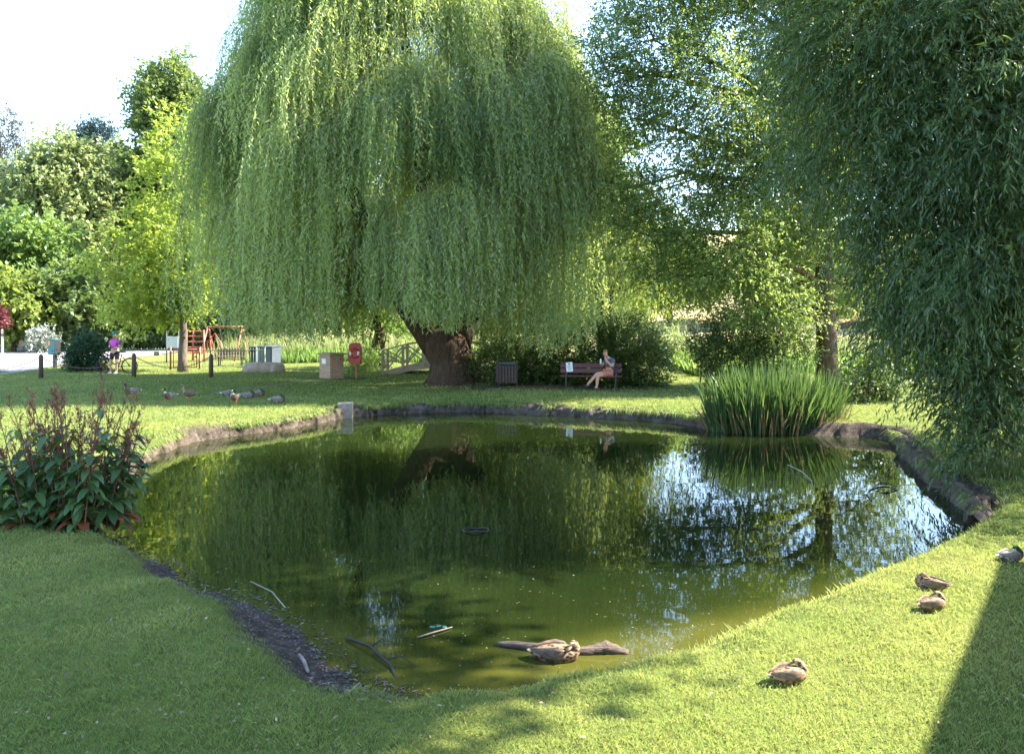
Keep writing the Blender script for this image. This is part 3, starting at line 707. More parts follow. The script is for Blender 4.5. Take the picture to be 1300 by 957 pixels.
# ================================================================== TREE BEHIND THE REEDS
lobesM = [lob(830, 50, 27, 85, 85, 1.7), lob(905, 120, 26.5, 95, 85, 2), lob(800, 150, 27.5, 45, 50, 1), lob(880, 245, 27, 85, 55, 1.6), lob(825, 300, 27.5, 60, 40, 1.2),
          lob(930, 310, 26.5, 85, 60, 1.6), lob(965, 385, 27, 75, 38, 1.3), lob(1005, 235, 28, 80, 90, 1.8), lob(985, 20, 28, 100, 100, 2), lob(1090, 360, 30.5, 55, 45, 1.1),
          lob(1095, 270, 29, 70, 80, 1.6), lob(920, -130, 28, 140, 110, 2.4), lob(1080, -90, 29, 120, 120, 2.2), lob(1075, 110, 30, 80, 100, 1.8), lob(860, 350, 27, 60, 30, 1), lob(1150, 415, 29.5, 40, 28, .9), lob(1000, -60, 28, 110, 80, 2), lob(870, -20, 27.5, 80, 60, 1.6), lob(945, 200, 26.8, 70, 50, 1.4), lob(1045, 130, 27.5, 75, 70, 1.6), lob(1010, 170, 27, 60, 60, 1.4), lob(1080, 200, 28, 60, 60, 1.4),
          lob(770, 90, 27.5, 40, 45, .8), lob(790, 240, 28, 40, 35, .8)]
make_tree('alder_tree', 'loose spreading tree with a straight brown trunk rising behind the reed clump', 'tree',
          [G(1050, 489), A(1050, 470, 29.2), A(1049, 420, 29.2), A(1046, 370, 29.2), A(1046, 320, 29.1), A(1040, 250, 29), A(1025, 160, 28.7), A(1005, 60, 28.5), A(990, -40, 28.3)], [.46, .38, .34, .31, .28, .24, .2, .14, .08],
          lobesM, BARK2, L_ALDER, seed=31, limb_parts=True, twigs=7, limb_r=.13, density=3.3, rc=.5, per_cluster=9, slen=.65, nleaf=11, L=.105, W=.055, droop=.12, spread=.8, shell=.3, leaf_droop=.2, updir=.1, upbias=.6)

# ================================================================== LEFT TREES
make_tree('maple_tree', 'young bright lime-green maple beside the red playground gate', 'tree',
          [G(232, 471), A(232, 455, 37), A(233, 430, 37), A(233, 400, 37), A(232, 340, 37), A(230, 260, 37), A(228, 190, 37)], [.26, .19, .17, .16, .13, .09, .04],
          [lob(225, 175, 37, 32, 40, 1.2), lob(215, 235, 37, 45, 45, 1.8), lob(200, 300, 37, 58, 40, 2.3), lob(232, 330, 37, 45, 45, 2.2), lob(190, 350, 36.6, 66, 30, 2.5), lob(240, 372, 37, 40, 26, 2), lob(168, 388, 36.4, 44, 16, 1.7), lob(205, 392, 37.5, 50, 14, 1.6), lob(262, 330, 37.5, 30, 60, 1.8)],
          BARKP, L_MAPLE, seed=41, twigs=4, limb_r=.07, density=1.55, rc=.5, per_cluster=7, slen=.6, nleaf=8, L=.19, W=.12, droop=.1, spread=.6, shell=.3, leaf_droop=.15, updir=.0, upbias=1.1)
BGK = dict(twigs=3, density=.95, rc=.9, per_cluster=8, slen=1.0, nleaf=9, L=.36, W=.24, droop=.15, spread=.7, shell=.45, leaf_droop=.15, updir=.1, upbias=.8)
def bg_tree(name, label, u, d, lobes, leafm, seed, bark=BARKP, r=.35, group='trees beyond the playground', **kw):
    z = gz((u-650)*d/F, d); b = Vector(((u-650)*d/F, d, z)); zt = max(l[0][2] for l in lobes)
    pts = [b+Vector((.1*math.sin(k*1.7+seed), 0, (zt-z)*k/6)) for k in range(7)]
    k = dict(BGK); k.update(kw)
    return make_tree(name, label, 'tree', pts, [r*(1-.8*q/6) for q in range(7)], lobes, bark, leafm, group=group, seed=seed, limb_r=.16, **k)
bg_tree('broadleaf_tree', 'tallest tree behind the lime-green maple, its crown rising above the others', 215, 76,
        [lob(222, 105, 76, 30, 32, 2.5), lob(210, 150, 76, 38, 40, 3), lob(240, 165, 77, 38, 50, 3), lob(205, 215, 75, 40, 40, 3), lob(235, 250, 76, 40, 60, 3), lob(190, 260, 76, 40, 60, 3), lob(190, 135, 77, 20, 22, 1.6)], L_TALL, 51)
bg_tree('broadleaf_tree', 'pale feathery tree with visible forked branches at the back of the road', 85, 72,
        [lob(80, 205, 72, 38, 35, 2.6), lob(110, 235, 72, 32, 40, 2.5), lob(50, 240, 71, 40, 40, 2.6), lob(80, 280, 71, 55, 45, 3), lob(30, 280, 72, 40, 50, 3), lob(110, 310, 72, 40, 50, 3)], L_PALE, 52, density=.75)
bg_tree('broadleaf_tree', 'round fresh-green tree overhanging the road, below the pale feathery tree', 45, 62,
        [lob(45, 310, 62, 45, 32, 2.4), lob(20, 340, 62, 36, 36, 2.3), lob(65, 345, 62, 34, 34, 2.2), lob(40, 375, 62, 45, 28, 2.4)], L_GREEN, 53)
bg_tree('broadleaf_tree', 'yellow-leaved small tree at the left edge above the brick wall', 18, 56,
        [lob(20, 375, 56, 32, 25, 1.8), lob(-5, 390, 56, 30, 30, 1.8), lob(45, 388, 56, 30, 22, 1.6), lob(10, 405, 56, 32, 18, 1.5)], L_YELLOW, 54, r=.22)
bg_tree('conifer_tree', 'dark blue-green conifer showing between the paler tree crowns', 120, 92,
        [lob(122, 170, 92, 18, 14, 1.6), lob(115, 190, 92, 24, 18, 2), lob(125, 215, 92, 26, 22, 2.2), lob(118, 245, 92, 28, 25, 2.4), lob(120, 290, 92, 30, 40, 2.4)], L_CONIF, 55, L=.4, W=.12, density=1.3)
bg_tree('broadleaf_tree', 'grey-green bushy tree between the conifer and the maple', 155, 82,
        [lob(150, 215, 82, 28, 30, 2.4), lob(170, 250, 82, 30, 38, 2.5), lob(145, 275, 81, 36, 40, 2.8), lob(160, 330, 80, 45, 45, 3), lob(130, 345, 80, 36, 45, 2.6)], L_PALE, 56)
bg_tree('pine_tree', 'thin brownish pine with sparse branches at the top left edge', 0, 84,
        [lob(2, 155, 84, 22, 16, 1.8), lob(14, 178, 84, 20, 12, 1.6), lob(-12, 185, 84, 28, 16, 2), lob(8, 205, 84, 26, 14, 2), lob(-5, 235, 84, 36, 20, 2.4)], L_PINE, 57, density=.55, twigs=8, L=.35, W=.10, bark=BARK2)
bg_tree('broadleaf_tree', 'mid-green tree half hidden behind the left curtain of the huge willow', 265, 66,
        [lob(262, 215, 66, 28, 45, 2.4), lob(270, 290, 66, 40, 60, 3), lob(250, 370, 66, 40, 45, 3)], L_GREEN, 58)
bg_tree('broadleaf_tree', 'bushy olive tree behind the dark round shrub, branches down to the ground', 105, 58,
        [lob(100, 375, 58, 42, 32, 2.2), lob(130, 400, 58, 36, 30, 2), lob(90, 410, 57, 30, 28, 1.6), lob(155, 415, 59, 40, 26, 2)], L_TALL, 59)
bg_tree('broadleaf_tree', 'pale sunlit bush-like tree behind the playground railings', 190, 62,
        [lob(180, 420, 62, 36, 25, 2), lob(215, 415, 62, 36, 28, 2), lob(250, 420, 63, 40, 25, 2), lob(290, 410, 64, 40, 25, 2.2)], L_PALE, 60, r=.2)
bg_tree('purple_leaved_tree', 'small purple-red leaved tree at the left edge beside the pale post', -8, 52,
        [lob(-2, 405, 52, 10, 12, .6), lob(-12, 400, 52, 14, 16, .8)], L_RED, 61, r=.08, group=None, L=.2, W=.13, density=2.5, rc=.3, slen=.4)
# trees beyond the frame's far right and behind the meadow
bg_tree('broadleaf_tree', 'hazy round tree on the meadow edge seen through the gap by the hedge', 850, 95,
        [lob(840, 330, 95, 50, 45, 4), lob(880, 350, 95, 40, 38, 4), lob(815, 365, 95, 40, 36, 3.5)], L_GREEN, 62, group='trees beyond the meadow')
bg_tree('broadleaf_tree', 'sunlit yellow-green tree beyond the meadow, behind the brown straight trunk', 1000, 88,
        [lob(970, 330, 88, 45, 45, 4), lob(1020, 310, 88, 50, 60, 4), lob(1060, 350, 88, 40, 50, 3.6), lob(1000, 385, 88, 60, 26, 3.6)], L_YELLOW, 63, group='trees beyond the meadow')
bg_tree('broadleaf_tree', 'pale tree beyond the meadow glimpsed under the drooping willow', 1180, 80,
        [lob(1160, 350, 80, 50, 50, 4), lob(1220, 340, 80, 55, 60, 4), lob(1190, 395, 80, 70, 26, 3.6), lob(1290, 340, 82, 55, 60, 4)], L_PALE, 64, group='trees beyond the meadow')

for i, (u, d, zz, mm_, lab) in enumerate(((340, 62, 330, L_PALE, 'pale tree behind the steel cabinet, seen under the left side of the huge willow'), (430, 70, 320, L_GREEN, 'green tree far behind the brick plinth, seen under the huge willow'),
        (525, 64, 335, L_PALE, 'pale sunlit tree beyond the footbridge, left of the leaning trunk'), (640, 66, 325, L_YELLOW, 'yellow-green tree beyond the hedge, behind the slatted bin'), (740, 72, 320, L_GREEN, 'green tree beyond the hedge, behind the bench'))):
    bg_tree('broadleaf_tree', lab, u, d, [lob(u, zz+48, d, 55, 45, 3), lob(u-25, zz-5, d, 48, 45, 3), lob(u+30, zz-10, d, 48, 45, 3), lob(u, zz-70, d, 55, 45, 3.2), lob(u+10, zz-140, d, 46, 45, 3)], mm_, 90+i, group='trees beyond the meadow')
# ------------------------------------------------------------------ shrubs and hedges
def shrub(name, label, cat, base, lobes, leafm, seed, group=None, **kw):
    rng = np.random.default_rng(seed); rnd = random.Random(seed)
    t = empty(name, base, label, cat, group)
    k = dict(density=9, rc=.3, per_cluster=7, slen=.3, nleaf=7, L=.085, W=.05, droop=.1, spread=.8, shell=.6, leaf_droop=.1, updir=.15, upbias=.6); k.update(kw)
    V, Fc, T, cent = sprays(rng, lobes, **k)
    gm = V[:, 2].reshape(-1, 4).min(1) > -.02
    np_mesh('foliage', V-np.array(base), Fc[gm], leafm, t, attrs={'tone': T})
    mb = MB()
    for (c, r), ce in zip(lobes, cent):
        for q in range(6):
            e = Vector(ce[rnd.randrange(len(ce))])
            if e.z < base.z+.25: continue
            s0 = Vector((c[0]+rnd.uniform(-.3, .3), c[1]+rnd.uniform(-.2, .2), base.z-.05))
            mb.tube([p_-base for p_ in limb_path(s0, e, 5, .02, .04, rnd)], [.03, .025, .02, .014, .006], 4)
    mb.build('stems', BARK2, t)
    return t
shrub('hedge', 'broad dark-green hedge behind the bench and the slatted bin', 'hedge', G(725, 485),
      [lob(640, 462, 30, 42, 42, 1.1), lob(690, 450, 30.2, 50, 45, 1.2), lob(745, 450, 30, 55, 48, 1.2), lob(800, 452, 29.8, 48, 46, 1.2), lob(825, 470, 29, 28, 32, .8), lob(665, 475, 29.6, 60, 28, .9), lob(770, 475, 29.5, 65, 28, .9), lob(800, 425, 30.5, 35, 26, 1)], L_HEDGE, 71, density=11)
shrub('round_bush', 'dense rounded dark-green bush between the teal bin and the cyclist', 'bush', G(106, 471),
      [lob(109, 449, 37, 19, 23, .8), lob(100, 456, 36.8, 12, 16, .6), lob(121, 456, 37, 9, 16, .6)], L_SHRUB, 72, density=14, L=.1, W=.06)
shrub('dark_bush', 'dark spreading bush left of the straight trunk, behind the reeds', 'bush', G(950, 492),
      [lob(925, 450, 28, 42, 38, 1.2), lob(985, 445, 28.5, 48, 42, 1.2), lob(950, 425, 28.5, 50, 32, 1.1), lob(900, 435, 27.8, 22, 28, .8)], L_HEDGE, 73, density=9)
shrub('loose_bush', 'loose bush with sunlit edges right of the reeds, beside the mud inlet', 'bush', G(1100, 513),
      [lob(1098, 482, 24, 24, 34, .7), lob(1118, 475, 23.6, 24, 34, .7), lob(1100, 495, 23.4, 34, 22, .6), lob(1130, 462, 23.8, 18, 28, .5)], L_HEDGE, 74, density=8)
shrub('white_flowering_bush', 'white-flowering bush beside the road at the far left', 'bush', G(50, 446),
      [lob(50, 430, 54, 11, 12, .8), lob(60, 434, 54, 7, 8, .5)], L_WHITE, 75, density=5, L=.16, W=.12)
shrub('pale_bush', 'pale sunlit bush at the meadow edge beside the hedge end', 'bush', G(872, 464),
      [lob(862, 445, 41, 22, 22, 1), lob(885, 450, 41, 16, 16, .8)], L_PALE, 76, density=6, L=.14, W=.08)
shrub('pale_bush', 'pale bush on the sunlit grass glimpsed beneath the drooping willow', 'bush', G(1165, 476),
      [lob(1150, 455, 34.5, 24, 22, .9), lob(1185, 460, 34.5, 22, 18, .9)], L_GREEN, 77, density=6, L=.14, W=.07)

# far woodland on the skyline (reads as one mass)
lw = []
for k in range(34):
    u = -250+k*55; d = 190+20*math.sin(k*2.1)
    c = A(u, 372+8*math.sin(k*1.3), d); lw.append(((c.x, c.y, c.z), (8, 5, 5.5+1.5*math.sin(k*3.3))))
rng = np.random.default_rng(5)
V, Fc, T, _ = sprays(rng, lw, density=.12, rc=2, per_cluster=8, slen=2, nleaf=7, L=1.1, W=.8, shell=.6)
tag(np_mesh('far_woodland', V, Fc, L_TALL, attrs={'tone': T}), 'line of far woodland along the skyline', 'woodland', kind='stuff')

# tall meadow stalks seen under the willow
def stalks(name, label, boxes, n, hmin, hmax, m, seed, wd=.03):
    rng = np.random.default_rng(seed); Ps = []
    for (x0, x1, y0, y1, k) in boxes:
        q = int(n*k); Ps.append(np.column_stack([rng.uniform(x0, x1, q), rng.uniform(y0, y1, q)]))
    p = np.concatenate(Ps); q = len(p); z = ground_z(p)[0]
    h = rng.uniform(hmin, hmax, q)*(.6+.4*np.sin(p[:, 0]*1.1+p[:, 1])**2)
    a = rng.uniform(0, 6.28, q); s = np.column_stack([np.cos(a), np.sin(a), 0*a])*wd*.5
    b = np.column_stack([p, z-.02]); up = np.column_stack([rng.normal(size=(q, 2))*.22, np.ones(q)])*h[:, None]
    V = np.empty((q, 4, 3)); V[:, 0] = b-s; V[:, 1] = b+s; V[:, 2] = b+up; V[:, 3] = b+up*.6-s*1.2
    o = np_mesh(name, V.reshape(-1, 3), np.arange(4*q).reshape(q, 4), m, attrs={'tone': np.repeat(rng.random(q), 4)})
    return tag(o, label, 'meadow', kind='stuff')
stalks('tall_grass', 'tall dry meadow grass beyond the lawn', [(-17, 2, 46, 58, .5), (6, 26, 40, 56, .5)], 26000, .7, 1.6, MEADOW, 8, .05)
stalks('nettles', 'green weeds along the meadow margin', [(-14, -2, 43, 47, .4), (7.5, 11, 34, 40, .3), (13, 20, 34, 42, .3)], 9000, .4, 1.0, L_GREEN, 9, .09)

# ------------------------------------------------------------------ reed clump
def reeds():
    rng = np.random.default_rng(13); base = G(985, 548, WZ); t = empty('reed_clump', base, 'dense clump of tall green iris reeds standing in the far right of the pond', 'reeds')
    def blades(n, hm, wd, lean, rx, ry):
        a = rng.random(n)*6.283; r = np.sqrt(rng.random(n))
        p = np.column_stack([r*np.cos(a)*rx, r*np.sin(a)*ry+.2, np.full(n, -.1)])
        h = hm*(.5+.58*rng.random(n))*(1-.25*r**3)
        ld = nrm(np.column_stack([np.cos(a)*r*lean+rng.normal(size=n)*.12, np.sin(a)*r*lean+rng.normal(size=n)*.12, np.ones(n)]))
        sa = rng.random(n)*6.283; s = np.column_stack([np.cos(sa), np.sin(sa), 0*sa])*wd*.5
        bend = np.column_stack([np.cos(a), np.sin(a), -.35*np.ones(n)])*(rng.random(n)**4*.5)[:, None]
        V = np.empty((n, 10, 3)); ks = (0, .3, .6, .85, 1); ws = (.8, 1, .9, .55, .05)
        for i, (k, ww) in enumerate(zip(ks, ws)):
            c = p+ld*(h*k)[:, None]+bend*k*k; V[:, 2*i] = c-s*ww; V[:, 2*i+1] = c+s*ww
        o = np.arange(n)[:, None]*10; fs = [np.concatenate([o+2*i, o+2*i+1, o+2*i+3, o+2*i+2], 1) for i in range(4)]
        return V.reshape(-1, 3), np.concatenate(fs), np.repeat(rng.random(n), 10)
    V, f, T = blades(1900, 1.85, .032, .07, 1.62, .75); np_mesh('blades', V, f, REEDM, t, attrs={'tone': T})
    V, f, T = blades(420, 1.15, .03, .35, 1.68, .85); np_mesh('dry_blades', V, f, REEDDRY, t, attrs={'tone': T})
reeds()

# ------------------------------------------------------------------ dock plant, left foreground
DOCKLEAF = leaf_mat('dock leaves', (.035, .085, .030), (.10, .175, .06), (.28, .40, .06), .35, .4, .45)
DOCKRED = leaf_mat('reddened dock leaves', (.12, .03, .015), (.22, .08, .03), (.3, .1, .03), .25)
DOCKSEED = leaf_mat('dock seed heads', (.11, .03, .02), (.30, .095, .06), (.25, .1, .06), .2)
DOCKSTEM = mat('dock stems', (.16, .07, .045), (.09, .05, .03), .7, 9)
def dock():
    rng = np.random.default_rng(17); rnd = random.Random(19); base = GG(80, 655); base.z -= .02
    t = empty('dock_plant', base, 'large dock plant with broad dark leaves and rusty seed spikes at the left water edge', 'plant')
    st = MB(); LP, LD, LL, LW = [], [], [], []; RP, RD, RL, RW = [], [], [], []; SP, SDd = [], []
    for k in range(54):
        x = -.85+1.7*((k*.618034) % 1); y = rnd.uniform(-.45, .6); hgt = rnd.uniform(1.0, 1.85)*(1-.15*abs(x))
        if k == 0: x, y, hgt = .40, -.1, 2.1
        p0 = Vector((x*.75, y*.8, -.05)); lean = Vector((x*.35+rnd.uniform(-.12, .12), rnd.uniform(-.15, .15), 0))
        pts = [p0+lean*hgt*(q/7)**1.3+Vector((0, 0, hgt*q/7)) for q in range(8)]
        st.tube(pts, [.011, .010, .009, .008, .007, .005, .004, .002], 5)
        for q in range(20):                                     # leaves on the lower two thirds
            f = rnd.uniform(.04, .74); i = min(6, int(f*7)); p = pts[i].lerp(pts[i+1], f*7-i); a = rnd.uniform(0, 6.283)
            d = Vector((math.cos(a), math.sin(a), rnd.uniform(-.55, .45))); L = (.27-.13*f)*rnd.uniform(.7, 1.15)
            red = f < .14 and rnd.random() < .55
            (RP if red else LP).append(p); (RD if red else LD).append(d); (RL if red else LL).append(L); (RW if red else LW).append(L*rnd.uniform(.42, .58))
            st.tube([p, p+d.normalized()*.05], .003, 3, cap=False)
        for q in range(rnd.randint(7, 12)):                      # flowering branches with whorls of seed
            f = rnd.uniform(.55, 1.0); i = min(6, int(f*7)); p = pts[i].lerp(pts[i+1], min(1, f*7-i)); a = rnd.uniform(0, 6.283)
            ln = rnd.uniform(.10, .34)*(1.25-.7*f); d = Vector((math.cos(a)*.55, math.sin(a)*.55, 1)).normalized(); e = p+d*ln
            st.tube([p, p+d*ln*.5, e], [.003, .0025, .0015], 3, cap=False)
            nn = int(ln*330)
            for j in range(nn):
                g = rnd.uniform(.15, 1.0)
                if math.sin(g*ln*260) < -.2: continue
                SP.append(p.lerp(e, g)+Vector((rnd.gauss(0, .007), rnd.gauss(0, .007), rnd.gauss(0, .006)))); SDd.append(Vector((rnd.gauss(0, 1), rnd.gauss(0, 1), rnd.gauss(0, .8))))
    st.build('stems', DOCKSTEM, t)
    def broad(P, D, L, Wd, name, m):
        V = []; Fc = []; T = []
        for p, d, l, wdt in zip(P, D, L, Wd):
            d = d.normalized(); s = d.cross(Vector((0, 0, 1))).normalized(); n_ = s.cross(d); i0 = len(V); tn = rnd.random(); wav = rnd.uniform(-.25, .25); dr = rnd.uniform(.2, .7)
            p = p+d*.05
            for f, ww, in ((0, .25), (.2, .95), (.45, 1), (.7, .72), (.9, .3), (1, .02)):
                c = p+d*l*f-Vector((0, 0, dr*l*f*f)); sw = wdt*.5*ww
                for k, kk in ((-1, .22), (0, 0), (1, .22)):
                    V.append(tuple(c+s*(sw*k)+n_*(kk*sw+wav*sw*math.sin(f*9+k)))); T.append(tn)
            for r in range(5):
                for c_ in range(2): Fc.append((i0+r*3+c_, i0+r*3+c_+1, i0+r*3+c_+4, i0+r*3+c_+3))
        np_mesh(name, V, Fc, m, t, smooth=True, attrs={'tone': T})
    broad(LP, LD, LL, LW, 'leaves', DOCKLEAF); broad(RP, RD, RL, RW, 'red_leaves', DOCKRED)
    P_ = np.array(SP); D_ = np.array(SDd); n = len(P_)
    V, f = leaf_verts(P_, D_, .014+.010*rng.random(n), .011+.007*rng.random(n), rng, 0)
    np_mesh('seed_heads', V, f, DOCKSEED, t, attrs={'tone': np.repeat(rng.random(n), 4)})
dock()

# ================================================================== FURNITURE
def slat_bench(name, label, loc, rz, wood, length=2.05, group=None):
    t = empty(name, loc, label, 'bench', group, rz)
    for y in (-.17, -.04, .09):
        MB().box((0, y, .44), (length, .115, .035)).build('seat_board', wood, t, False, .006)
    R = Matrix.Rotation(math.radians(-12), 3, 'X')
    for z, hh in ((.60, .15), (.77, .15)):
        MB().box((0, .19+(z-.5)*.21, z), (length, .035, hh), R).build('back_board', wood, t, False, .006)
    for x in (-length*.4, length*.4):
        fr = MB(); fr.bar((x, -.2, 0), (x, -.2, .42), .05, .05); fr.bar((x, .17, 0), (x, .17, .45), .05, .05); fr.bar((x, .17, .42), (x, .275, .86), .05, .04)
        fr.bar((x, -.22, .40), (x, .2, .40), .05, .04); fr.build('leg_frame', METAL_D, t, False, .005)
    return t
pb_ = GG(750, 495); BZ = pb_.z
slat_bench('park_bench', 'dark red-brown slatted bench in front of the hedge, with a notice on its back', pb_, math.radians(-6), WOOD_R)
Rb = Matrix.Rotation(math.radians(-6), 3, 'Z')
nb = MB(); q = pb_+Rb@Vector((-.72, .22, .72)); Rn = Rb@Matrix.Rotation(math.radians(-12), 3, 'X')@Matrix.Rotation(math.radians(-5), 3, 'Y')
n_e = empty('paper_notice', q, 'white paper notice fixed to the back of the bench', 'notice'); n_e.rotation_euler = Rn.to_euler()
MB().box((0, 0, 0), (.22, .006, .32)).build('sheet', PAPER, n_e, False)
ik = MB(); ik.box((0, -.0045, .10), (.06, .003, .05))
for k in range(5): ik.box((random.uniform(-.01, .01), -.0045, .03-k*.032), (.14-.02*(k % 2), .003, .010))
ik.build('print', INK, n_e, False)

# slatted litter bin
bb = GG(643, 492.5); t = empty('litter_bin', bb, 'dark slatted litter bin with a pale metal top left of the bench', 'bin', rz=.15)
for a in range(4):
    R = Matrix.Rotation(a*math.pi/2, 3, 'Z')
    sp_ = MB()
    for k in range(6): sp_.box(R@Vector((-.26+.104*k, -.31, .43)), (.068, .025, .60), R)
    sp_.build('slat_panel', WOOD_D, t, False, .004)
    MB().box(R@Vector((-.315, -.315, .40)), (.045, .045, .80)).build('corner_post', METAL_D, t, False, .004)
MB().box((0, 0, .42), (.57, .57, .58)).build('liner', METAL_D, t, False)
lid = MB(); lid.box((0, 0, .765), (.66, .66, .035)); lid.box((0, .02, .80), (.58, .54, .05), taper=.8); lid.build('lid', METAL_G, t, False, .01)

# bollards and chains
bol = None; bpos = []
for u, v, lab in ((-70, 482, None), (52, 481, 'brown timber bollard nearest the left edge, beside the road'), (170, 479.5, 'brown timber bollard at the back wheel of the bicycle'), (268, 479, 'brown timber bollard in front of the playground bench')):
    p = GG(u, v); bpos.append(p)
    if lab is None: continue
    if bol is None:
        bol = empty('bollard', p, lab, 'bollard', 'timber bollards along the lawn')
        MB().tube([(0, 0, -.1), (0, 0, .5), (0, 0, .86), (0, 0, .93), (0, 0, .955)], [.085, .085, .083, .06, .02], 12).build('post', WOOD_D, bol)
        MB().torus((0, -.09, .80), .022, .006, 'X', 10, 5).build('eye_ring', CHAIN, bol); o = bol
    else:
        o = copy_tree(bol); o.location = p; o['label'] = lab
for i, lab in ((0, 'sagging chain left of the leftmost bollard'), (1, 'sagging chain between the bollard by the road and the one by the bicycle'), (2, 'sagging chain between the bicycle bollard and the playground bollard')):
    a = bpos[i]+Vector((.085, -.02, .80)); b_ = bpos[i+1]+Vector((-.085, -.02, .80)); mb = MB(); N = 46
    for k in range(N):
        t0, t1 = k/N, (k+1)/N
        f = lambda t: a.lerp(b_, t)-Vector((0, 0, .42*4*t*(1-t)))
        p0, p1 = f(t0), f(t1); c = (p0+p1)/2; d = (p1-p0); L = d.length*.62; d.normalize()
        s = Vector((0, 1, 0)) if k % 2 else Vector((0, 0, 1)); s = (s-d*s.dot(d)).normalized()
        mb.tube([c+d*(L*math.cos(w_))+s*(.024*math.sin(w_)) for w_ in [2*math.pi*j/8 for j in range(9)]], .009, 4, cap=False)
    tag(mb.build('chain', CHAIN), lab, 'chain', 'chains between the bollards')

# teal bin on a post
p = GG(69, 467.5); t = empty('dog_waste_bin', p, 'teal box bin with an orange label on a black post by the road', 'bin', rz=-.35)
MB().box((.04, 0, .35), (.16, .12, .8)).build('post', METAL_D, t, False, .01)
MB().box((0, -.02, .98), (.44, .30, .70)).build('box', TEAL, t, False, .02)
MB().box((.232, -.02, .98), (.02, .31, .71)).build('side_panel', METAL_D, t, False)
MB().box((-.13, -.176, 1.18), (.15, .008, .22)).build('label_panel', ORANGE, t, False)
MB().box((-.13, -.182, 1.13), (.11, .006, .06)).build('label_stripe', YELLOW, t, False)
MB().box((0, -.02, 1.345), (.47, .33, .03)).build('lid', TEAL, t, False, .01)

# brick plinth with notice
p = GG(421, 479); t = empty('brick_plinth', p, 'low brick plinth with a flat lid and white notice beside the red lifebuoy', 'plinth', rz=math.radians(-42))
MB().box((0, 0, .46), (.72, .66, .98)).build('brickwork', BRICK, t, False, .008)
MB().box((0, 0, .985), (.86, .80, .06)).build('lid', WOOD_P, t, False, .01)
# left face is the -x face
MB().box((-.05, -.336, .70), (.26, .012, .2)).build('notice', PAPER, t, False)
MB().box((.366, .16, .78), (.012, .05, .07)).build('lock', METAL_D, t, False)

# lifebuoy housing
p = GG(451, 479); t = empty('lifebuoy_housing', p, 'bright red lifebuoy cabinet on a red post beside the brick plinth', 'lifebuoy', rz=math.radians(-10))
MB().box((.02, .05, .35), (.09, .06, .9)).build('post', RED_P, t, False, .01)
hb = MB(); n = 24
ring = []
for k in range(n):
    a = 2*math.pi*k/n; cx_, sz_ = math.cos(a), math.sin(a)
    q_ = (abs(cx_)**4+abs(sz_)**4)**-.25; ring.append((cx_*q_*.27, sz_*q_*.44))
hb.v = [(x, .06, 1.0+z) for x, z in ring]+[(x, -.07, 1.0+z) for x, z in ring]; hb.c = [(.5,)*3]*len(hb.v)
hb.f = [(k, (k+1) % n, n+(k+1) % n, n+k) for k in range(n)]+[tuple(range(n))[::-1], tuple(range(n, 2*n))]
hb.build('cabinet', RED, t, False, .015)
MB().torus((0, -.085, 1.02), .17, .045, 'Y', 28, 8).build('lifebuoy', RED, t)
wb = MB()
for k in range(2):
    a0 = k*math.pi-.45
    MB().tube([(.17*math.cos(a0+j*.09), -.087, 1.02+.17*math.sin(a0+j*.09)) for j in range(11)], .047, 8).build('band', WHITE, t)

# footbridge with cross-braced railings
dB = 35.0; xL = (486-650)*dB/F; xR = (640-650)*dB/F; zb = gz(xL, dB)
t = empty('footbridge', ((xL+xR)/2, dB, zb), 'humped pale timber footbridge with cross-braced railings behind the willow trunk', 'footbridge')
hw = (xR-xL)/2; arch = lambda x: .08+.42*(1-(x/hw)**2)
dk = MB()
for k in range(30):
    x = -hw+2*hw*(k+.5)/30; dk.box((x, .75, arch(x)-.03), (2*hw/30*.94, 1.5, .05), Matrix.Rotation(-math.atan(-.84*x/hw**2), 3, 'Y') if True else None)
dk.build('deck', WOOD_P, t, False)
for y in (0, 1.5):
    be = MB(); N = 10
    for k in range(N):
        x0 = -hw+2*hw*k/N; x1 = -hw+2*hw*(k+1)/N; be.bar((x0, y, arch(x0)-.14), (x1, y, arch(x1)-.14), .08, .2)
    be.build('beam', WOOD_P, t, False)
    xs = [-hw+2*hw*k/6 for k in range(7)]; ra = MB(); br = MB()
    for k, x in enumerate(xs):
        MB().box((x, y-.05, arch(x)+.38), (.11, .1, 1.05)).build('post', WOOD_P, t, False, .008)
        if k < 6:
            x2 = xs[k+1]
            ra.bar((x, y-.05, arch(x)+.92), (x2, y-.05, arch(x2)+.92), .12, .06)
            br.bar((x+.05, y-.04, arch(x)+.15), (x2-.05, y-.04, arch(x2)+.82), .04, .06); br.bar((x+.05, y+.0, arch(x)+.82), (x2-.05, y+.0, arch(x2)+.15), .04, .06)
    ra.build('handrail', WOOD_P, t, False); br.build('cross_brace', WOOD_P, t, False)

# leaning tree behind the lifebuoy
bg_tree('leaning_tree', 'thick leaning dark trunk left of the footbridge, under the willow curtain', 480, 38.5,
        [lob(505, 395, 38.5, 40, 25, 1.3), lob(470, 400, 39, 40, 25, 1.3)], L_GREEN, 65, bark=BARK, r=.5, group=None, L=.16, W=.08, density=2.5, rc=.4, slen=.5)
shrub('weedy_bush', 'low leafy weeds at the foot of the leaning trunk by the lifebuoy', 'bush', G(462, 472),
      [lob(462, 458, 37, 16, 16, .6), lob(478, 462, 37, 14, 13, .6), lob(452, 464, 36.6, 10, 10, .5)], L_GREEN, 78, density=10)

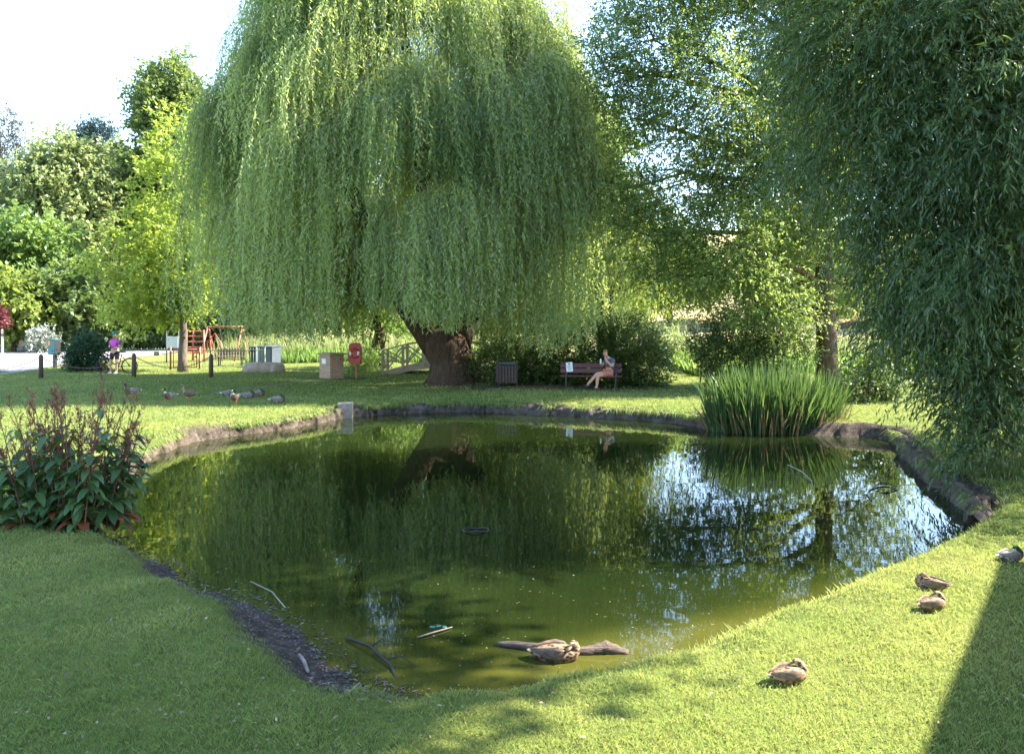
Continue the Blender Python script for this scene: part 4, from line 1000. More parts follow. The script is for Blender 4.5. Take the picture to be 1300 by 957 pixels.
# boulder, grey box
p = GG(334, 473); t = MB(); t.rock((0, 0, .14), (1.85, .9, .58), 0, rough=.06, seed=5); t.rock((.62, -.1, .14), (.6, .6, .5), .3, rough=.07, seed=6)
tag(t.build('boulder', BOULDER, loc=p), 'flat pale boulder lying on the lawn before the grey steel cabinet', 'boulder')
p = GG(342, 466); t = empty('steel_cabinet', p, 'blue-grey steel cabinet with a sloping top behind the boulder', 'cabinet', rz=math.radians(-25))
c = MB(); c.box((0, 0, .48), (.86, .62, 1.0)); c.build('body', METAL_G, t, False, .015)
MB().box((0, -.316, .46), (.74, .014, .82)).build('door', mat('slate grey steel', (.075, .10, .14), (.06, .085, .12), .5, 3), t, False, .004)
MB().box((0, 0, 1.0), (.92, .70, .05), Matrix.Rotation(.06, 3, 'X')).build('top', METAL_G, t, False, .01)
p = GG(322, 462); t = empty('pillar_bin', p, 'narrow grey pillar bin left of the blue-grey steel cabinet', 'bin')
MB().box((0, 0, .45), (.36, .36, .95)).build('body', METAL_G, t, False, .03); MB().box((0, -.19, .72), (.24, .02, .14)).build('opening', METAL_D, t, False)

# playground
dF = 39.0
def rail_fence(u0, u1, label, seed):
    x0 = (u0-650)*dF/F; x1 = (u1-650)*dF/F; z = gz(x0, dF); t = empty('railing', ((x0+x1)/2, dF, z), label, 'fence', 'playground railings'); L = x1-x0
    FM = PALEG
    bars = MB(); n = int(L/.13)
    for k in range(n+1): bars.tube([(-L/2+L*k/n, 0, .08), (-L/2+L*k/n, 0, .98)], .007, 4)
    bars.build('bars', FM, t)
    for zz in (.12, .90): MB().bar((-L/2, 0, zz), (L/2, 0, zz), .03, .02).build('rail', FM, t, False)
    k = max(1, int(L/2.2))
    for i in range(k+1): MB().box((-L/2+L*i/k, .03, .5), (.05, .05, 1.08)).build('post', FM, t, False)
    return t
PALEG = mat('pale green fence paint', (.30, .34, .24), (.24, .28, .2), .5, 3)
rail_fence(150, 216, 'thin pale playground railing between the bicycle and the red gate', 1)
rail_fence(254, 336, 'thin pale playground railing between the red gate and the steel cabinet', 2)
x = (235-650)*dF/F; z = gz(x, dF); t = empty('playground_gate', (x, dF, z), 'red metal playground gate behind the maple trunk', 'gate')
gw = 37*dF/F/2
for s_ in (-gw, gw): MB().tube([(s_, 0, -.05), (s_, 0, 1.02)], .045, 8).build('post', RED_P, t)
gf = MB()
for s_ in (-gw+.14, gw-.14): gf.tube([(s_, 0, .08), (s_, 0, .96)], .025, 6)
for zz in (.1, .95): gf.tube([(-gw+.14, 0, zz), (gw-.14, 0, zz)], .025, 6)
gf.build('frame', RED_P, t); gb = MB()
for k in range(1, 9): gb.tube([(-gw+.14+(2*gw-.28)*k/9, 0, .1), (-gw+.14+(2*gw-.28)*k/9, 0, .95)], .010, 5)
gb.build('bars', RED_P, t); MB().box((gw-.16, -.04, .6), (.1, .05, .07)).build('latch', METAL_D, t, False)
x = (199-650)*dF/F; t = empty('fence_plaque', (x, dF-.03, gz(x, dF)+.76), 'small dark plaque on the playground railing', 'sign')
MB().box((0, 0, 0), (.24, .012, .18)).build('plate', METAL_D, t, False, .004); MB().box((0, -.009, 0), (.16, .006, .03)).build('lettering', PAPER, t, False)
# climbing frame and swing
dC = 45.0; cx_ = (252-650)*dC/F; cz = gz(cx_, dC)
t = empty('climbing_frame', (cx_, dC, cz), 'red tubular climbing frame behind the maple trunk', 'climbing frame')
for sx_ in (-.5, .5):
    for sy_ in (-.5, .5): MB().tube([(sx_, sy_, -.05), (sx_*.9, sy_*.9, 1.7)], .05, 8).build('pole', RED_P, t)
rg = MB()
for zz in (.45, .75, 1.05, 1.35, 1.62):
    for sy_ in (-.47, .47): rg.tube([(-.48, sy_, zz), (.48, sy_, zz)], .028, 6)
    rg.tube([(-.47, -.47, zz), (-.47, .47, zz)], .028, 6)
rg.build('rungs', RED_P, t); MB().tube([(-.75, 0, -.05), (-.75, 0, 2.2)], .06, 8).build('fireman_pole', YELLOW, t)
ar = MB(); ar.tube([(.5, 0, 1.0), (.9, 0, 1.5), (1.2, 0, 1.0), (1.3, 0, 0)], .04, 8); ar.build('arch', RED_P, t)
cx_ = (283-650)*dC/F; t = empty('swing', (cx_, dC+.5, gz(cx_, dC)), 'red A-frame swing to the right of the climbing frame', 'swing')
for sx_ in (-1.0, .9):
    for sy_ in (-.8, .8): MB().tube([(sx_+sy_*.25, sy_, -.05), (sx_, 0, 1.85)], .045, 8).build('leg', RED_P, t)
MB().tube([(-1.1, 0, 1.85), (1.0, 0, 1.85)], .05, 8).build('crossbar', RED_P, t)
ch = MB()
for xx in (-.3, .2): ch.tube([(xx, 0, 1.83), (xx, 0, .5)], .01, 5)
ch.build('hangers', METAL_D, t); MB().box((-.05, 0, .48), (.55, .2, .04)).build('seat', METAL_D, t, False, .01)
x = (219-650)*44/F; t = empty('notice_board', (x, 44, gz(x, 44)), 'pale grey blank board on posts inside the playground, left of the maple trunk', 'board')
for s_ in (-.32, .32): MB().tube([(s_, 0, -.05), (s_, 0, 1.7)], .035, 8).build('post', METAL_G, t)
MB().box((0, -.04, 1.1), (.62, .03, .62)).build('panel', mat('pale panel', (.45, .47, .5), (.4, .42, .46), .5, 2), t, False, .01)
slat_bench('playground_bench', 'small dark slatted bench inside the playground railings', Vector(((293-650)*41/F, 41, gz((293-650)*41/F, 41))), .12, WOOD_D, 1.35)

# brick wall and pale post far left
x0, x1 = (-30-650)*64/F, (34-650)*64/F; t = empty('brick_wall', ((x0+x1)/2, 64, gz(x0, 64)), 'red brick wall across the road at the far left', 'wall')
MB().box((0, 0, .65), (x1-x0, .3, 1.5)).build('brickwork', BRICK, t, False); MB().box((0, 0, 1.43), (x1-x0+.05, .38, .08)).build('coping', STONE_L, t, False, .01)
p = GG(3, 449); t = empty('marker_post', p, 'pale slim post at the left edge of the road', 'post'); MB().tube([(0, 0, -.1), (0, 0, 1.5), (0, 0, 1.55)], [.07, .07, .03], 8).build('shaft', WHITE, t); MB().tube([(0, 0, 1.1), (0, 0, 1.25)], .073, 8).build('band', RED_P, t)

# ------------------------------------------------------------------ bicycle and cyclist
def bicycle(loc, rz):
    t = empty('bicycle', loc, 'black bicycle held upright by the cyclist on the lawn', 'bicycle', rz=rz); r = .335
    for xx in (-.52, .52):
        wh = MB().torus((xx, 0, r), r-.02, .02, 'Y', 32, 8).build('wheel', RUBBER, t)
        rm = MB().torus((xx, 0, r), r-.045, .010, 'Y', 32, 6).build('rim', METAL_G, wh)
        s_ = MB()
        for k in range(14):
            a = 2*math.pi*k/14; s_.tube([(xx, 0, r), (xx+(r-.05)*math.cos(a), 0, r+(r-.05)*math.sin(a))], .0035, 3, cap=False)
        s_.tube([(xx, -.05, r), (xx, .05, r)], .025, 8); s_.build('spokes', METAL_D, wh)
    f = MB(); bbk = (-.08, 0, .29); st = (-.2, 0, .78); hd = (.36, 0, .80); hl = (.40, 0, .66)
    for a, b_, rr in ((bbk, st, .018), (st, hd, .018), (bbk, hl, .021), (hd, hl, .02), (st, (-.52, .05, r), .011), (st, (-.52, -.05, r), .011), (bbk, (-.52, .05, r), .012), (bbk, (-.52, -.05, r), .012)): f.tube([a, b_], rr, 7)
    f.build('frame', METAL_D, t)
    fk_ = MB()
    for y in (-.05, .05): fk_.tube([hl, (.43, y, .60), (.52, y, r)], .013, 6)
    fk_.build('fork', METAL_D, t)
    hb_ = MB(); hb_.tube([hd, (.34, 0, .95)], .016, 6); hb_.tube([(.30, -.28, .98), (.36, -.2, .96), (.36, .2, .96), (.30, .28, .98)], .014, 6); hb_.build('handlebar', METAL_D, t)
    sd_ = MB(); sd_.tube([st, (-.225, 0, .90)], .014, 6); sd_.tube([(-.37, 0, .92), (-.30, 0, .93), (-.18, 0, .92), (-.08, 0, .91)], [(.06, .02), (.075, .03), (.035, .025), (.015, .015)], 8); sd_.build('saddle', RUBBER, t)
    cr = MB(); cr.torus((-.08, -.05, .29), .085, .008, 'Y', 18, 5); cr.tube([(-.08, -.06, .29), (.0, -.08, .14)], .010, 5); cr.tube([(-.08, .06, .29), (-.16, .08, .44)], .010, 5); cr.box((.0, -.12, .14), (.09, .09, .02)); cr.box((-.16, .12, .44), (.09, .09, .02)); cr.build('crankset', METAL_D, t)
    return t
pc = GG(146, 475.5)
bicycle(pc+Vector((.02, .10, 0)), math.pi+.12)
t = empty('person', pc, 'person in magenta jersey, black shorts and green helmet standing astride a bicycle', 'person', rz=-.25)
# faces -y; joints are (position, radius)
J = [((0, .0, .95), (.14, .11)), ((0, -.01, 1.15), (.125, .095)), ((0, -.005, 1.33), (.15, .105)), ((0, .0, 1.45), (.06, .06)), ((0, -.01, 1.53), .055), ((0, -.03, 1.60), (.078, .092)), ((0, -.03, 1.69), (.07, .085)),
     ((-.17, 0, 1.40), .062), ((-.25, -.02, 1.16), .046), ((-.06, -.22, 1.14), .036), ((.0, -.25, 1.15), .03),
     ((.17, 0, 1.40), .062), ((.25, -.02, 1.15), .046), ((.08, -.23, 1.08), .036), ((.02, -.26, 1.09), .03),
     ((-.13, 0, .85), .092), ((-.19, -.02, .50), .062), ((-.23, .03, .12), .042), ((-.235, -.10, .05), .04),
     ((.11, 0, .85), .092), ((.12, -.05, .50), .062), ((.08, .0, .12), .042), ((.075, -.13, .05), .04)]
E = [(0, 1), (1, 2), (2, 3), (3, 4), (4, 5), (5, 6), (2, 7), (7, 8), (8, 9), (9, 10), (2, 11), (11, 12), (12, 13), (13, 14), (0, 15), (15, 16), (16, 17), (17, 18), (0, 19), (19, 20), (20, 21), (21, 22)]
skin_mesh('body', J, E, SKIN, t)
g = lambda i, k=.018: (J[i][0], tuple(x+k for x in J[i][1]) if hasattr(J[i][1], '__len__') else J[i][1]+k)
m_ = lambda a, b_, f, r: (tuple(Vector(J[a][0]).lerp(Vector(J[b_][0]), f)), r)
skin_mesh('jersey', [((0, 0, .98), (.155, .125)), g(1, .022), g(2, .022), ((0, 0, 1.43), .08), g(7), m_(7, 8, .75, .062), g(11), m_(11, 12, .75, .062)], [(0, 1), (1, 2), (2, 3), (2, 4), (4, 5), (2, 6), (6, 7)], MAGENTA, t)
for a, b_ in ((7, 8), (11, 12)): skin_mesh('sleeve', [m_(a, b_, .15, .075), m_(a, b_, .8, .062)], [(0, 1)], PURPLE, t)
skin_mesh('shorts', [((0, 0, .97), (.152, .122)), g(15, .018), m_(15, 16, .75, .085), g(19, .018), m_(19, 20, .75, .085)], [(0, 1), (1, 2), (0, 3), (3, 4)], LYCRA, t)
for i in (17, 21):
    p0 = Vector(J[i][0]); skin_mesh('shoe', [((p0.x, p0.y+.03, .05), (.05, .045)), ((p0.x, p0.y-.08, .045), (.05, .04)), ((p0.x, p0.y-.17, .035), (.045, .03))], [(0, 1), (1, 2)], SHOEW, t)
skin_mesh('helmet', [((0, .08, 1.71), (.07, .08)), ((0, .0, 1.735), (.105, .085)), ((0, -.10, 1.72), (.09, .06)), ((0, -.15, 1.70), (.05, .03))], [(0, 1), (1, 2), (2, 3)], HELMET, t)
skin_mesh('glove', [((-.03, -.25, 1.15), .042), ((.04, -.27, 1.12), .042)], [(0, 1)], LYCRA, t)
fc = MB(); fc.tube([(0, -.115, 1.61), (0, -.145, 1.585)], [.008, .016], 6)
fc.build('nose', SKIN, t); ey = MB()
for s_ in (-.032, .032): ey.rock((s_, -.113, 1.625), (.03, .02, .016), 0, rough=.0)
ey.build('eyes', METAL_D, t)

# ------------------------------------------------------------------ person on the bench
ps = G(774, 500); ps.z = BZ; t = empty('person', pb_+Vector((.60, -.02, 0)), 'person in blue-grey T-shirt and salmon shorts sitting cross-legged on the bench, hand at face', 'person')
J = [((.03, .03, .55), (.15, .13)), ((.06, .06, .74), (.125, .11)), ((.02, .03, .93), (.155, .115)), ((-.04, -.0, 1.05), .06), ((-.09, -.04, 1.10), .055), ((-.13, -.07, 1.17), (.08, .09)), ((-.13, -.06, 1.26), (.072, .082)),
     ((.13, -.10, .96), .062), ((.10, -.26, .76), .047), ((-.10, -.25, .95), .036), ((-.16, -.17, 1.08), .03),
     ((-.09, .14, .96), .06), ((-.22, .06, .76), .045), ((-.30, -.14, .86), .036), ((-.28, -.2, .93), .03),
     ((-.05, -.05, .54), .095), ((-.42, -.30, .53), .068), ((-.68, -.34, .25), .046), ((-.76, -.40, .17), .04),
     ((-.02, -.12, .53), .095), ((-.40, -.36, .47), .066), ((-.44, -.36, .12), .045), ((-.50, -.44, .05), .04)]
skin_mesh('body', J, E, SKIN, t)
skin_mesh('shirt', [((.03, .03, .57), (.165, .145)), g(1, .022), g(2, .02), ((-.03, .0, 1.03), .078), g(7), m_(7, 8, .6, .065), g(11), m_(11, 12, .6, .062)], [(0, 1), (1, 2), (2, 3), (2, 4), (4, 5), (2, 6), (6, 7)], TSHIRT, t)
skin_mesh('shorts', [((.03, .02, .55), (.158, .14)), g(15, .02), m_(15, 16, .72, .092), g(19, .02), m_(19, 20, .72, .09)], [(0, 1), (1, 2), (0, 3), (3, 4)], SHORTS, t)
skin_mesh('hair', [((-.09, .01, 1.20), (.075, .07)), ((-.115, -.03, 1.285), (.088, .065)), ((-.16, -.10, 1.285), (.06, .035))], [(0, 1), (1, 2)], HAIR, t)
skin_mesh('shoe', [((-.66, -.33, .19), (.05, .045)), ((-.74, -.39, .14), (.048, .04)), ((-.86, -.46, .155), (.042, .028))], [(0, 1), (1, 2)], SHOE, t)
skin_mesh('shoe', [((-.43, -.34, .06), (.05, .045)), ((-.50, -.43, .045), (.048, .04)), ((-.57, -.52, .035), (.042, .028))], [(0, 1), (1, 2)], SHOE, t)
fc = MB(); fc.tube([(-.185, -.125, 1.19), (-.205, -.145, 1.165)], [.008, .016], 6); fc.build('nose', SKIN, t)
ey = MB()
for dx, dy in ((-.195, -.085), (-.145, -.14)): ey.rock((dx, dy, 1.20), (.03, .02, .014), 0, rough=0)
ey.build('eyes', METAL_D, t)
hp = pb_+Vector((.60, -.02, 0))
wbt = empty('water_bottle', hp+Vector((-.295, -.235, .86)), 'small pale bottle held by the person on the bench', 'bottle')
MB().tube([(0, 0, 0), (0, 0, .13), (0, 0, .15), (0, 0, .17)], [.03, .03, .018, .014], 10).build('flask', PAPER, wbt); MB().tube([(0, 0, .168), (0, 0, .19)], .018, 8).build('cap', METAL_D, wbt)

# ------------------------------------------------------------------ ducks
def plum_mat():
    m, nt, out = new_mat('plumage')
    at = nt.nodes.new('ShaderNodeVertexColor'); at.layer_name = 'plumage'
    t = nt.nodes.new('ShaderNodeTexCoord'); vo = nt.nodes.new('ShaderNodeTexVoronoi'); vo.inputs['Scale'].default_value = 36
    mp = nt.nodes.new('ShaderNodeMapping'); mp.inputs['Scale'].default_value = (.55, 1, 1)
    nt.links.new(t.outputs['Object'], mp.inputs[0]); nt.links.new(mp.outputs[0], vo.inputs['Vector'])
    r = ramp(nt, vo.outputs['Distance'], [(.30, (.16, .15, .14)), (.40, (.6, .58, .55)), (.52, (2.1, 2.0, 1.9))])
    mx = nt.nodes.new('ShaderNodeMixRGB'); mx.blend_type = 'MULTIPLY'; mx.inputs[0].default_value = .9
    nt.links.new(at.outputs[0], mx.inputs[1]); nt.links.new(r.outputs[0], mx.inputs[2])
    b = nt.nodes.new('ShaderNodeBsdfPrincipled'); b.inputs['Roughness'].default_value = .7; b.inputs['Specular IOR Level'].default_value = .25
    nt.links.new(mx.outputs[0], b.inputs['Base Color']); nt.links.new(b.outputs[0], out.inputs[0]); return m
PLUM = plum_mat()
BILLM = {'f': mat('brown bill', (.22, .13, .05), rough=.5), 'm': mat('yellow bill', (.42, .36, .08), rough=.5)}
FOOT = mat('orange legs', (.5, .16, .03), rough=.6)
WINGM = {'f': mat('brown wing', (.22, .15, .095), (.03, .02, .014), .75, 42, stretch=(.4, 1, 1.6)), 'm': mat('grey wing', (.23, .20, .17), (.12, .10, .085), .75, 30)}
BR, BRL, BRD = (.13, .082, .048), (.22, .155, .10), (.06, .042, .03)
GR, GREEN, WHT, CHEST, BLK = (.20, .185, .17), (.010, .05, .028), (.5, .5, .48), (.075, .036, .025), (.02, .02, .022)
def duck(loc, rz, sex, pose, label, group='ducks on the grass', scale=1.0):
    t = empty('duck', loc, label, 'duck', group, rz); t.scale = (scale,)*3
    f = sex == 'f'; z0 = {'stand': .14, 'rest': 0.0, 'float': -.06}[pose]
    # spine from tail to bill base: (x, y, z, half width, half height, colour)
    body = [(-.29, 0, .135, .006, .004, WHT if not f else BRL), (-.25, 0, .13, .035, .014, WHT if not f else BRL), (-.20, 0, .115, .062, .038, BLK if not f else BR), (-.13, 0, .105, .092, .075, GR if not f else BR), (-.04, 0, .10, .108, .097, GR if not f else BR),
            (.05, 0, .10, .108, .100, GR if not f else BR), (.12, 0, .11, .092, .090, CHEST if not f else BR), (.165, 0, .135, .066, .062, CHEST if not f else BR)]
    if pose == 'stand':
        neck = [(.185, 0, .185, .042, .040, CHEST if not f else BR), (.185, 0, .235, .031, .031, WHT if not f else BRL), (.185, 0, .26, .029, .030, GREEN if not f else BRL), (.19, 0, .30, .034, .036, GREEN if not f else BR), (.205, 0, .325, .037, .038, GREEN if not f else BR), (.235, 0, .325, .029, .030, GREEN if not f else BRL), (.25, 0, .318, .018, .018, GREEN if not f else BRL)]
        bill = [(.245, 0, .318, .016, .016), (.27, 0, .308, .019, .010), (.295, 0, .302, .020, .007), (.305, 0, .300, .012, .004)]
    elif pose == 'float':
        neck = [(.175, 0, .155, .05, .045, BR), (.172, -.004, .18, .042, .038, BRL), (.165, -.008, .205, .040, .038, BR), (.155, -.02, .218, .039, .036, BR), (.14, -.045, .212, .030, .028, BRL), (.13, -.062, .203, .018, .017, BRL)]
        neck = [(x, y, z, a, b_, (c if f else GREEN)) for x, y, z, a, b_, c in neck]
        bill = [(.133, -.058, .203, .015, .014), (.112, -.085, .188, .019, .009), (.09, -.105, .178, .016, .005)]
    else:
        neck = [(.165, 0, .165, .05, .045, BR if f else CHEST), (.14, .0, .195, .040, .036, BRL if f else GREEN), (.115, .0, .225, .037, .036, BR if f else GREEN), (.09, .006, .24, .037, .035, BR if f else GREEN), (.06, .018, .232, .03, .028, BRL if f else GREEN), (.045, .024, .222, .018, .017, BRL if f else GREEN)]
        bill = [(.05, .022, .222, .016, .014), (.02, .034, .207, .019, .009), (-.005, .042, .198, .015, .005)]
    mb = MB()
    al = body+neck
    up = [(.0)]
    mb.tube([(x, y, z+z0) for x, y, z, *_ in al], [(a, b_) for _, _, _, a, b_, _ in al], 14, col=[c for *_, c in al])
    bo = mb.build('body', PLUM, t, color=True)
    sb = bo.modifiers.new('subdivision', 'SUBSURF'); sb.levels = 1; sb.render_levels = 1
    MB().tube([(x, y, z+z0) for x, y, z, *_ in bill], [(a, b_) for *_, a, b_ in bill], 8).build('bill', BILLM[sex], t)
    for s_ in (-1, 1):
        wg = MB(); pts = [(.10, s_*.075, .135), (.06, s_*.098, .135), (-.02, s_*.103, .14), (-.11, s_*.085, .14), (-.19, s_*.05, .148), (-.25, s_*.02, .152)]
        wg.tube([(x, y, z+z0) for x, y, z in pts], [(.008, .02), (.016, .055), (.018, .066), (.016, .050), (.011, .026), (.003, .006)], 10)
        wg.build('wing', WINGM[sex], t)
    if pose == 'stand':
        for s_ in (-.045, .045):
            lg = MB(); lg.tube([(.0, s_, z0+.03), (-.005, s_, .07), (.005, s_, .012)], [.013, .008, .008], 6); lg.box((.03, s_, .006), (.07, .045, .012)); lg.build('leg', FOOT, t)
    ey = MB()
    hx = {'stand': (.218, 0, .334, .031), 'float': (.15, -.03, .226, .032), 'rest': (.085, .01, .25, .032)}[pose]
    for s_ in (-1, 1): ey.rock((hx[0], hx[1]+s_*hx[3], hx[2]+z0), (.010, .006, .010), 0, rough=0)
    ey.build('eyes', METAL_D, t)
    return t
GD = 'ducks on the grass'
duck(GG(168, 508), -2.4, 'm', 'stand', 'upright mallard drake with a green head, leftmost of the ducks on the far-left lawn')
duck(GG(216, 514), -2.0, 'm', 'stand', 'mallard drake with a green head, second duck from the left, next to the brown one')
duck(GG(240, 509), 2.9, 'f', 'stand', 'brown female duck walking leftwards beside the second green-headed drake')
duck(GG(298, 514), -1.5, 'm', 'stand', 'brown-breasted duck nearest the broken stone edging, standing and seen from the front')
duck(GG(291, 501), .4, 'm', 'rest', 'pale resting duck on the shaded lawn, farthest from the water')
duck(GG(315, 504), .3, 'm', 'rest', 'grey resting duck, left one of the touching pair in the shade')
duck(GG(328, 502), .2, 'm', 'rest', 'grey resting duck, right one of the touching pair in the shade')
duck(GG(353, 511), .5, 'm', 'rest', 'grey resting duck alone at the right end of the far-left flock')
def near(u, v): p = GG(u, v); p.z -= .012; return p
duck(near(1181, 729), 2.75, 'f', 'rest', 'brown duck asleep on sunlit grass, upper one of the two near the straight shadow', scale=.66)
duck(near(1184, 756), .35, 'f', 'rest', 'brown duck asleep on sunlit grass, lower one of the two near the straight shadow', scale=.66)
duck(near(1284, 696), .15, 'm', 'rest', 'green-headed drake resting at the corner of the straight shadow, right edge', scale=.66)
duck(near(1003, 845), .25, 'f', 'rest', 'brown duck curled asleep on sunlit grass by itself, close to the water', scale=.66)
duck(G(707, 836, WZ), -.12, 'f', 'float', 'brown female duck floating in front of the sunken log', None, .9)

# ------------------------------------------------------------------ logs, sticks and litter in the water
def rough_tube(name, pts, r, m, label, cat, sub=5, wob=.15, n=9, group=None, extra=None):
    mb = MB(); rr = random.Random(len(pts)*17+int(pts[0][0]*100)); P_ = [Vector(p) for p in pts]; Q = []; R_ = []
    for i in range(len(P_)-1):
        for k in range(sub):
            t_ = k/sub; Q.append(P_[i].lerp(P_[i+1], t_)); R_.append((r[i]*(1-t_)+r[i+1]*t_)*(1+rr.uniform(-wob, wob)))
    Q.append(P_[-1]); R_.append(r[-1]); mb.tube(Q, R_, n)
    for e in extra or []: mb.tube([Vector(x) for x in e[0]], e[1], 5)
    o = mb.build(name, m); return tag(o, label, cat, group)
W_ = lambda u, v, dz=0: G(u, v, WZ)+Vector((0, 0, dz))
rough_tube('log', [W_(632, 819, .01), W_(660, 822, .02), W_(700, 828, .01), W_(745, 829, .01), W_(770, 827, .03), W_(798, 829, .0)], [.028, .036, .042, .042, .062, .028], LOGM, 'brown log lying half sunk in the shallows beside the floating duck', 'log')
rough_tube('stick', [W_(1000, 594, .06), W_(1018, 602, .05), W_(1030, 612, .03), W_(1034, 624, -.05)], [.010, .011, .010, .008], TWIGM, 'pale bent stick arching out of the dark water near the reeds', 'stick', wob=.1, n=6)
lp = [W_(1103, 624, .0), W_(1115, 616, .03), W_(1128, 616, .03), W_(1139, 620, .03), W_(1125, 626, .01), W_(1108, 625, -.02)]
rough_tube('branch', lp, [.012, .013, .011, .009, .010, .010], TWIGD, 'dark forked branch poking from the water near the right bank', 'branch', wob=.1, n=6, extra=[([W_(1098, 627, .0), W_(1106, 634, .02), W_(1110, 641, -.04)], [.009, .008, .006])])
rp = []
for k in range(17):
    a = 2*math.pi*k/16; c = W_(604, 674, .015); rp.append(c+Vector((.17*math.cos(a), .11*math.sin(a), .012*math.sin(3*a))))
rough_tube('sunken_hoop', rp, [.010]*17, TWIGD, 'dark ring just breaking the surface in the middle of the pond', 'ring', sub=2, wob=.05, n=6)
GREENP = mat('green plastic', (.07, .25, .16), (.05, .19, .12), .35, 6)
pl = MB(); c = W_(556, 796, .0)
for k in range(3): pl.rock(c+Vector((-.05+k*.055, .02*(k % 2), .004)), (.055, .038, .016), k, rough=.12, seed=k)
tag(pl.build('plastic_litter', GREENP), 'scrap of green plastic floating above a thin twig', 'litter')
rough_tube('stick', [W_(530, 810, .01), W_(552, 804, .015), W_(574, 797, .01)], [.007, .008, .006], TWIGM, 'thin floating twig beside the green plastic scrap', 'stick', n=5)
rough_tube('stick', [GG(380, 790)+Vector((0, 0, .05)), GG(386, 800)+Vector((0, 0, .06)), GG(391, 814)+Vector((0, 0, .02))], [.014, .016, .012], TWIGM, 'short pale stick standing out of the mud on the left bank', 'stick', n=6)
rough_tube('stick', [W_(318, 745, .06), W_(345, 757, .05), W_(362, 775, .03)], [.006, .007, .006], TWIGM, 'thin pale twig over the mud edge, above the short stick', 'stick', n=5)
rough_tube('branch', [W_(440, 812, .02), W_(470, 826, .04), W_(497, 848, .02), W_(506, 868, -.02)], [.012, .014, .011, .007], TWIGD, 'dark branch trailing from the muddy left bank into the water', 'branch', n=6, extra=[([W_(470, 826, .03), W_(485, 822, .08), W_(500, 828, .05)], [.007, .005, .003]), ([W_(490, 842, .03), W_(510, 840, .05), W_(528, 846, .0)], [.006, .005, .003])])
rough_tube('stick', [GG(440, 866)+Vector((0, 0, .02)), GG(449, 858)+Vector((0, 0, .05)), GG(456, 848)+Vector((0, 0, .08))], [.007, .007, .005], TWIGM, 'pale twig sticking up from the mud nearest the camera', 'stick', n=5)
# fine debris strewn on the muddy margin
rng = np.random.default_rng(23); n = 5200
k = rng.integers(0, 13*6, n); off = np.abs(rng.normal(size=n))*.28-.03
tan = np.roll(OUT[:, :2], -1, 0)-OUT[:, :2]; nn_ = nrm(np.column_stack([-tan[:, 1], tan[:, 0], 0*tan[:, 0]]))[:, :2]
p = OUT[k, :2]+rng.normal(size=(n, 2))*.08; q1 = p+nn_[k]*off[:, None]; q2 = p-nn_[k]*off[:, None]
s1 = pond_sd(q1)[0]; p = np.where((s1 > -.06)[:, None], q1, q2); z, sd, _ = ground_z(p); ok = (sd > -.10) & (sd < .75); p, z, sd = p[ok], z[ok], sd[ok]; n = len(p)
z = np.where(sd < 0.02, WZ+.004, z+.006)
D = rng.normal(size=(n, 3)); D[:, 2] *= .15
V, f = leaf_verts(np.column_stack([p, z]), D, .02+.06*rng.random(n)**2, .006+.016*rng.random(n), rng, 2.0)
tag(np_mesh('bank_debris', V, f, leaf_mat('dead leaves and bark chips', (.035, .026, .02), (.24, .19, .14), (.1, .08, .05), .1), attrs={'tone': np.repeat(rng.random(n)**1.6, 4)}), 'dead leaves and chips strewn along the muddy margin', 'debris', kind='stuff')

rng = np.random.default_rng(29); n = 2600
th = rng.uniform(-.75, .75, n); d = np.exp(rng.uniform(math.log(4.5), math.log(20), n)); p = np.stack([th*d, d], 1); z, sd, mw = ground_z(p); ok = sd > mw+.05
p, z, d = p[ok], z[ok], d[ok]; n = len(p); D = rng.normal(size=(n, 3)); D[:, 2] = abs(D[:, 2])*.25
V, f = leaf_verts(np.column_stack([p, z+.022+.02*rng.random(n)]), D, .015+.035*rng.random(n)**2, .008+.016*rng.random(n), rng, 1.2)
tag(np_mesh('fallen_leaves', V, f, leaf_mat('dry leaf scraps and feathers', (.08, .05, .025), (.36, .29, .18), (.3, .25, .15), .15), attrs={'tone': np.repeat(rng.random(n)**1.5, 4)}), 'dry leaf scraps and small feathers lying in the lawn', 'leaf litter', kind='stuff')
n = 1500; k = rng.integers(0, len(OUT), n); c = OUT[:, :2].mean(0); q = OUT[k, :2]+(c-OUT[k, :2])*(rng.random((n, 1))**2.6*.75)+rng.normal(size=(n, 2))*.10
sd = pond_sd(q)[0]; q = q[sd < -.04]; n = len(q); D = rng.normal(size=(n, 3)); D[:, 2] *= .02
V, f = leaf_verts(np.column_stack([q, np.full(n, WZ+.003)]), D, .012+.035*rng.random(n)**2, .006+.012*rng.random(n), rng, 8.0, 0.02)
tag(np_mesh('floating_leaves', V, f, leaf_mat('floating leaf flecks', (.04, .035, .012), (.30, .30, .14), (.2, .2, .08), .1), attrs={'tone': np.repeat(rng.random(n)**1.3, 4)}), 'small leaves and flecks floating on the pond', 'leaf litter', kind='stuff')

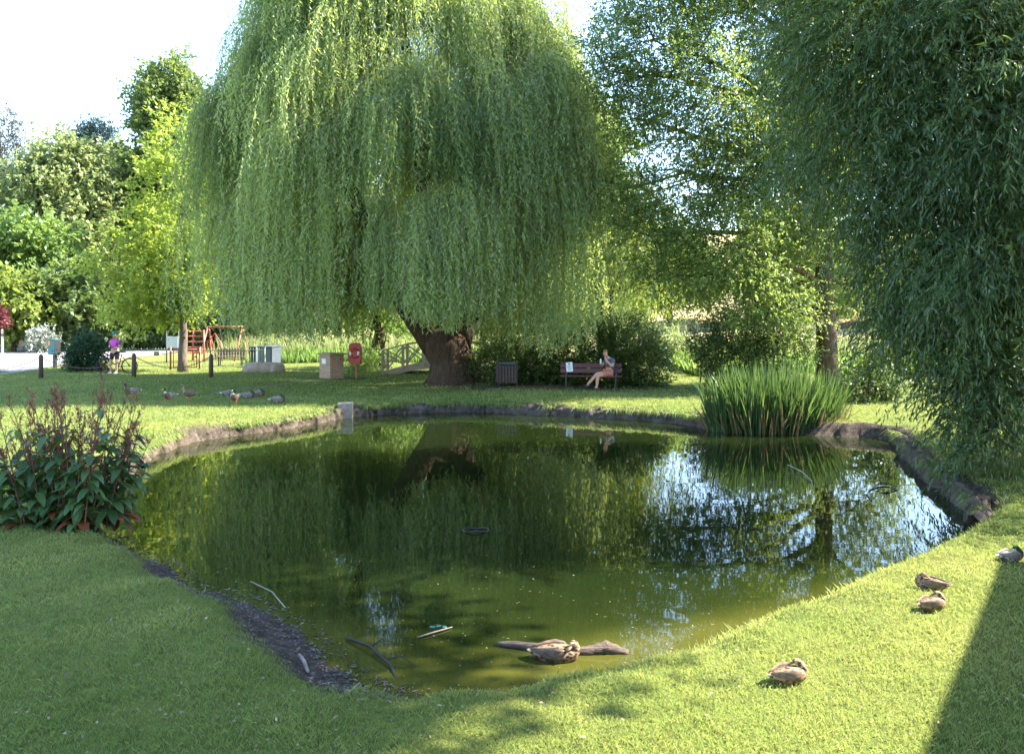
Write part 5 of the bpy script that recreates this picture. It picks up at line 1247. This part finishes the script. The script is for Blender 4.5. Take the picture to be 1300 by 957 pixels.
# ------------------------------------------------------------------ off to the right, unseen: house and oak added to shade the near banks
p1, p2 = G(1282, 692), G(1215, 868); dv = (p2-p1); dv.z = 0; dv.normalize()
Hb = 5.2; sh = Vector((S.x, S.y, 0))*(Hb/S.z)
a0 = p1+sh; b0 = a0+dv*14; nb_ = Vector((-dv.y, dv.x, 0)); nb_ = nb_ if nb_.x > 0 else -nb_
bx = empty('unseen_shadow_house', (a0+b0)/2+nb_*4, 'unseen brick house with a tiled roof, added off to the right to throw the straight shadow', 'house', rz=math.atan2(dv.y, dv.x))
MB().box((0, 0, Hb/2-.12), (13.9, 7.6, Hb)).build('wall', BRICK, bx, False)
rf = MB(); hl_ = 7.0; hd_ = 4.0
rf.v = [(-hl_, -hd_, Hb-.02), (hl_, -hd_, Hb-.02), (hl_, hd_, Hb-.02), (-hl_, hd_, Hb-.02), (-hl_+.2, 0, Hb+2.2), (hl_-.2, 0, Hb+2.2)]; rf.c = [(.5,)*3]*6
rf.f = [(3, 2, 1, 0), (0, 1, 5, 4), (2, 3, 4, 5), (1, 2, 5), (3, 0, 4)]
rf.build('roof', mat('clay tiles', (.22, .10, .07), (.14, .07, .05), .8, 8), bx, False)
make_tree('unseen_shade_oak', 'unseen high-crowned oak added on the near right bank to shade the left foreground', 'tree',
          [(6.4, 2.4, 0), (6.5, 2.6, 3), (6.9, 3.4, 6), (7.6, 4.8, 9), (8.2, 6, 12)], [.5, .42, .36, .28, .16],
          [((x_-2.3, y_, z_), r_) for (x_, y_, z_), r_ in (((9.2, 6.0, 10.2), (1.8, 2.0, 1.5)), ((11.4, 8.2, 11.2), (2.2, 2.6, 1.8)), ((11, 5, 13), (2.6, 3, 2)), ((12.5, 6.5, 13.5), (2.6, 3.4, 2)), ((13.6, 8.5, 13.6), (2.4, 2.6, 2)), ((12.6, 11.5, 14.4), (2.4, 2.6, 1.9)), ((9.6, 10.6, 12.0), (1.9, 2.2, 1.5)), ((15, 11, 16), (2.6, 2.6, 2)), ((10.2, 7.6, 12.4), (1.8, 2, 1.5)))], BARK2, L_GREEN, seed=81,
          density=2.4, rc=.6, per_cluster=7, slen=.7, nleaf=7, L=.2, W=.13, droop=.1, spread=.8, shell=.3, leaf_droop=.2, updir=.1, upbias=.8)
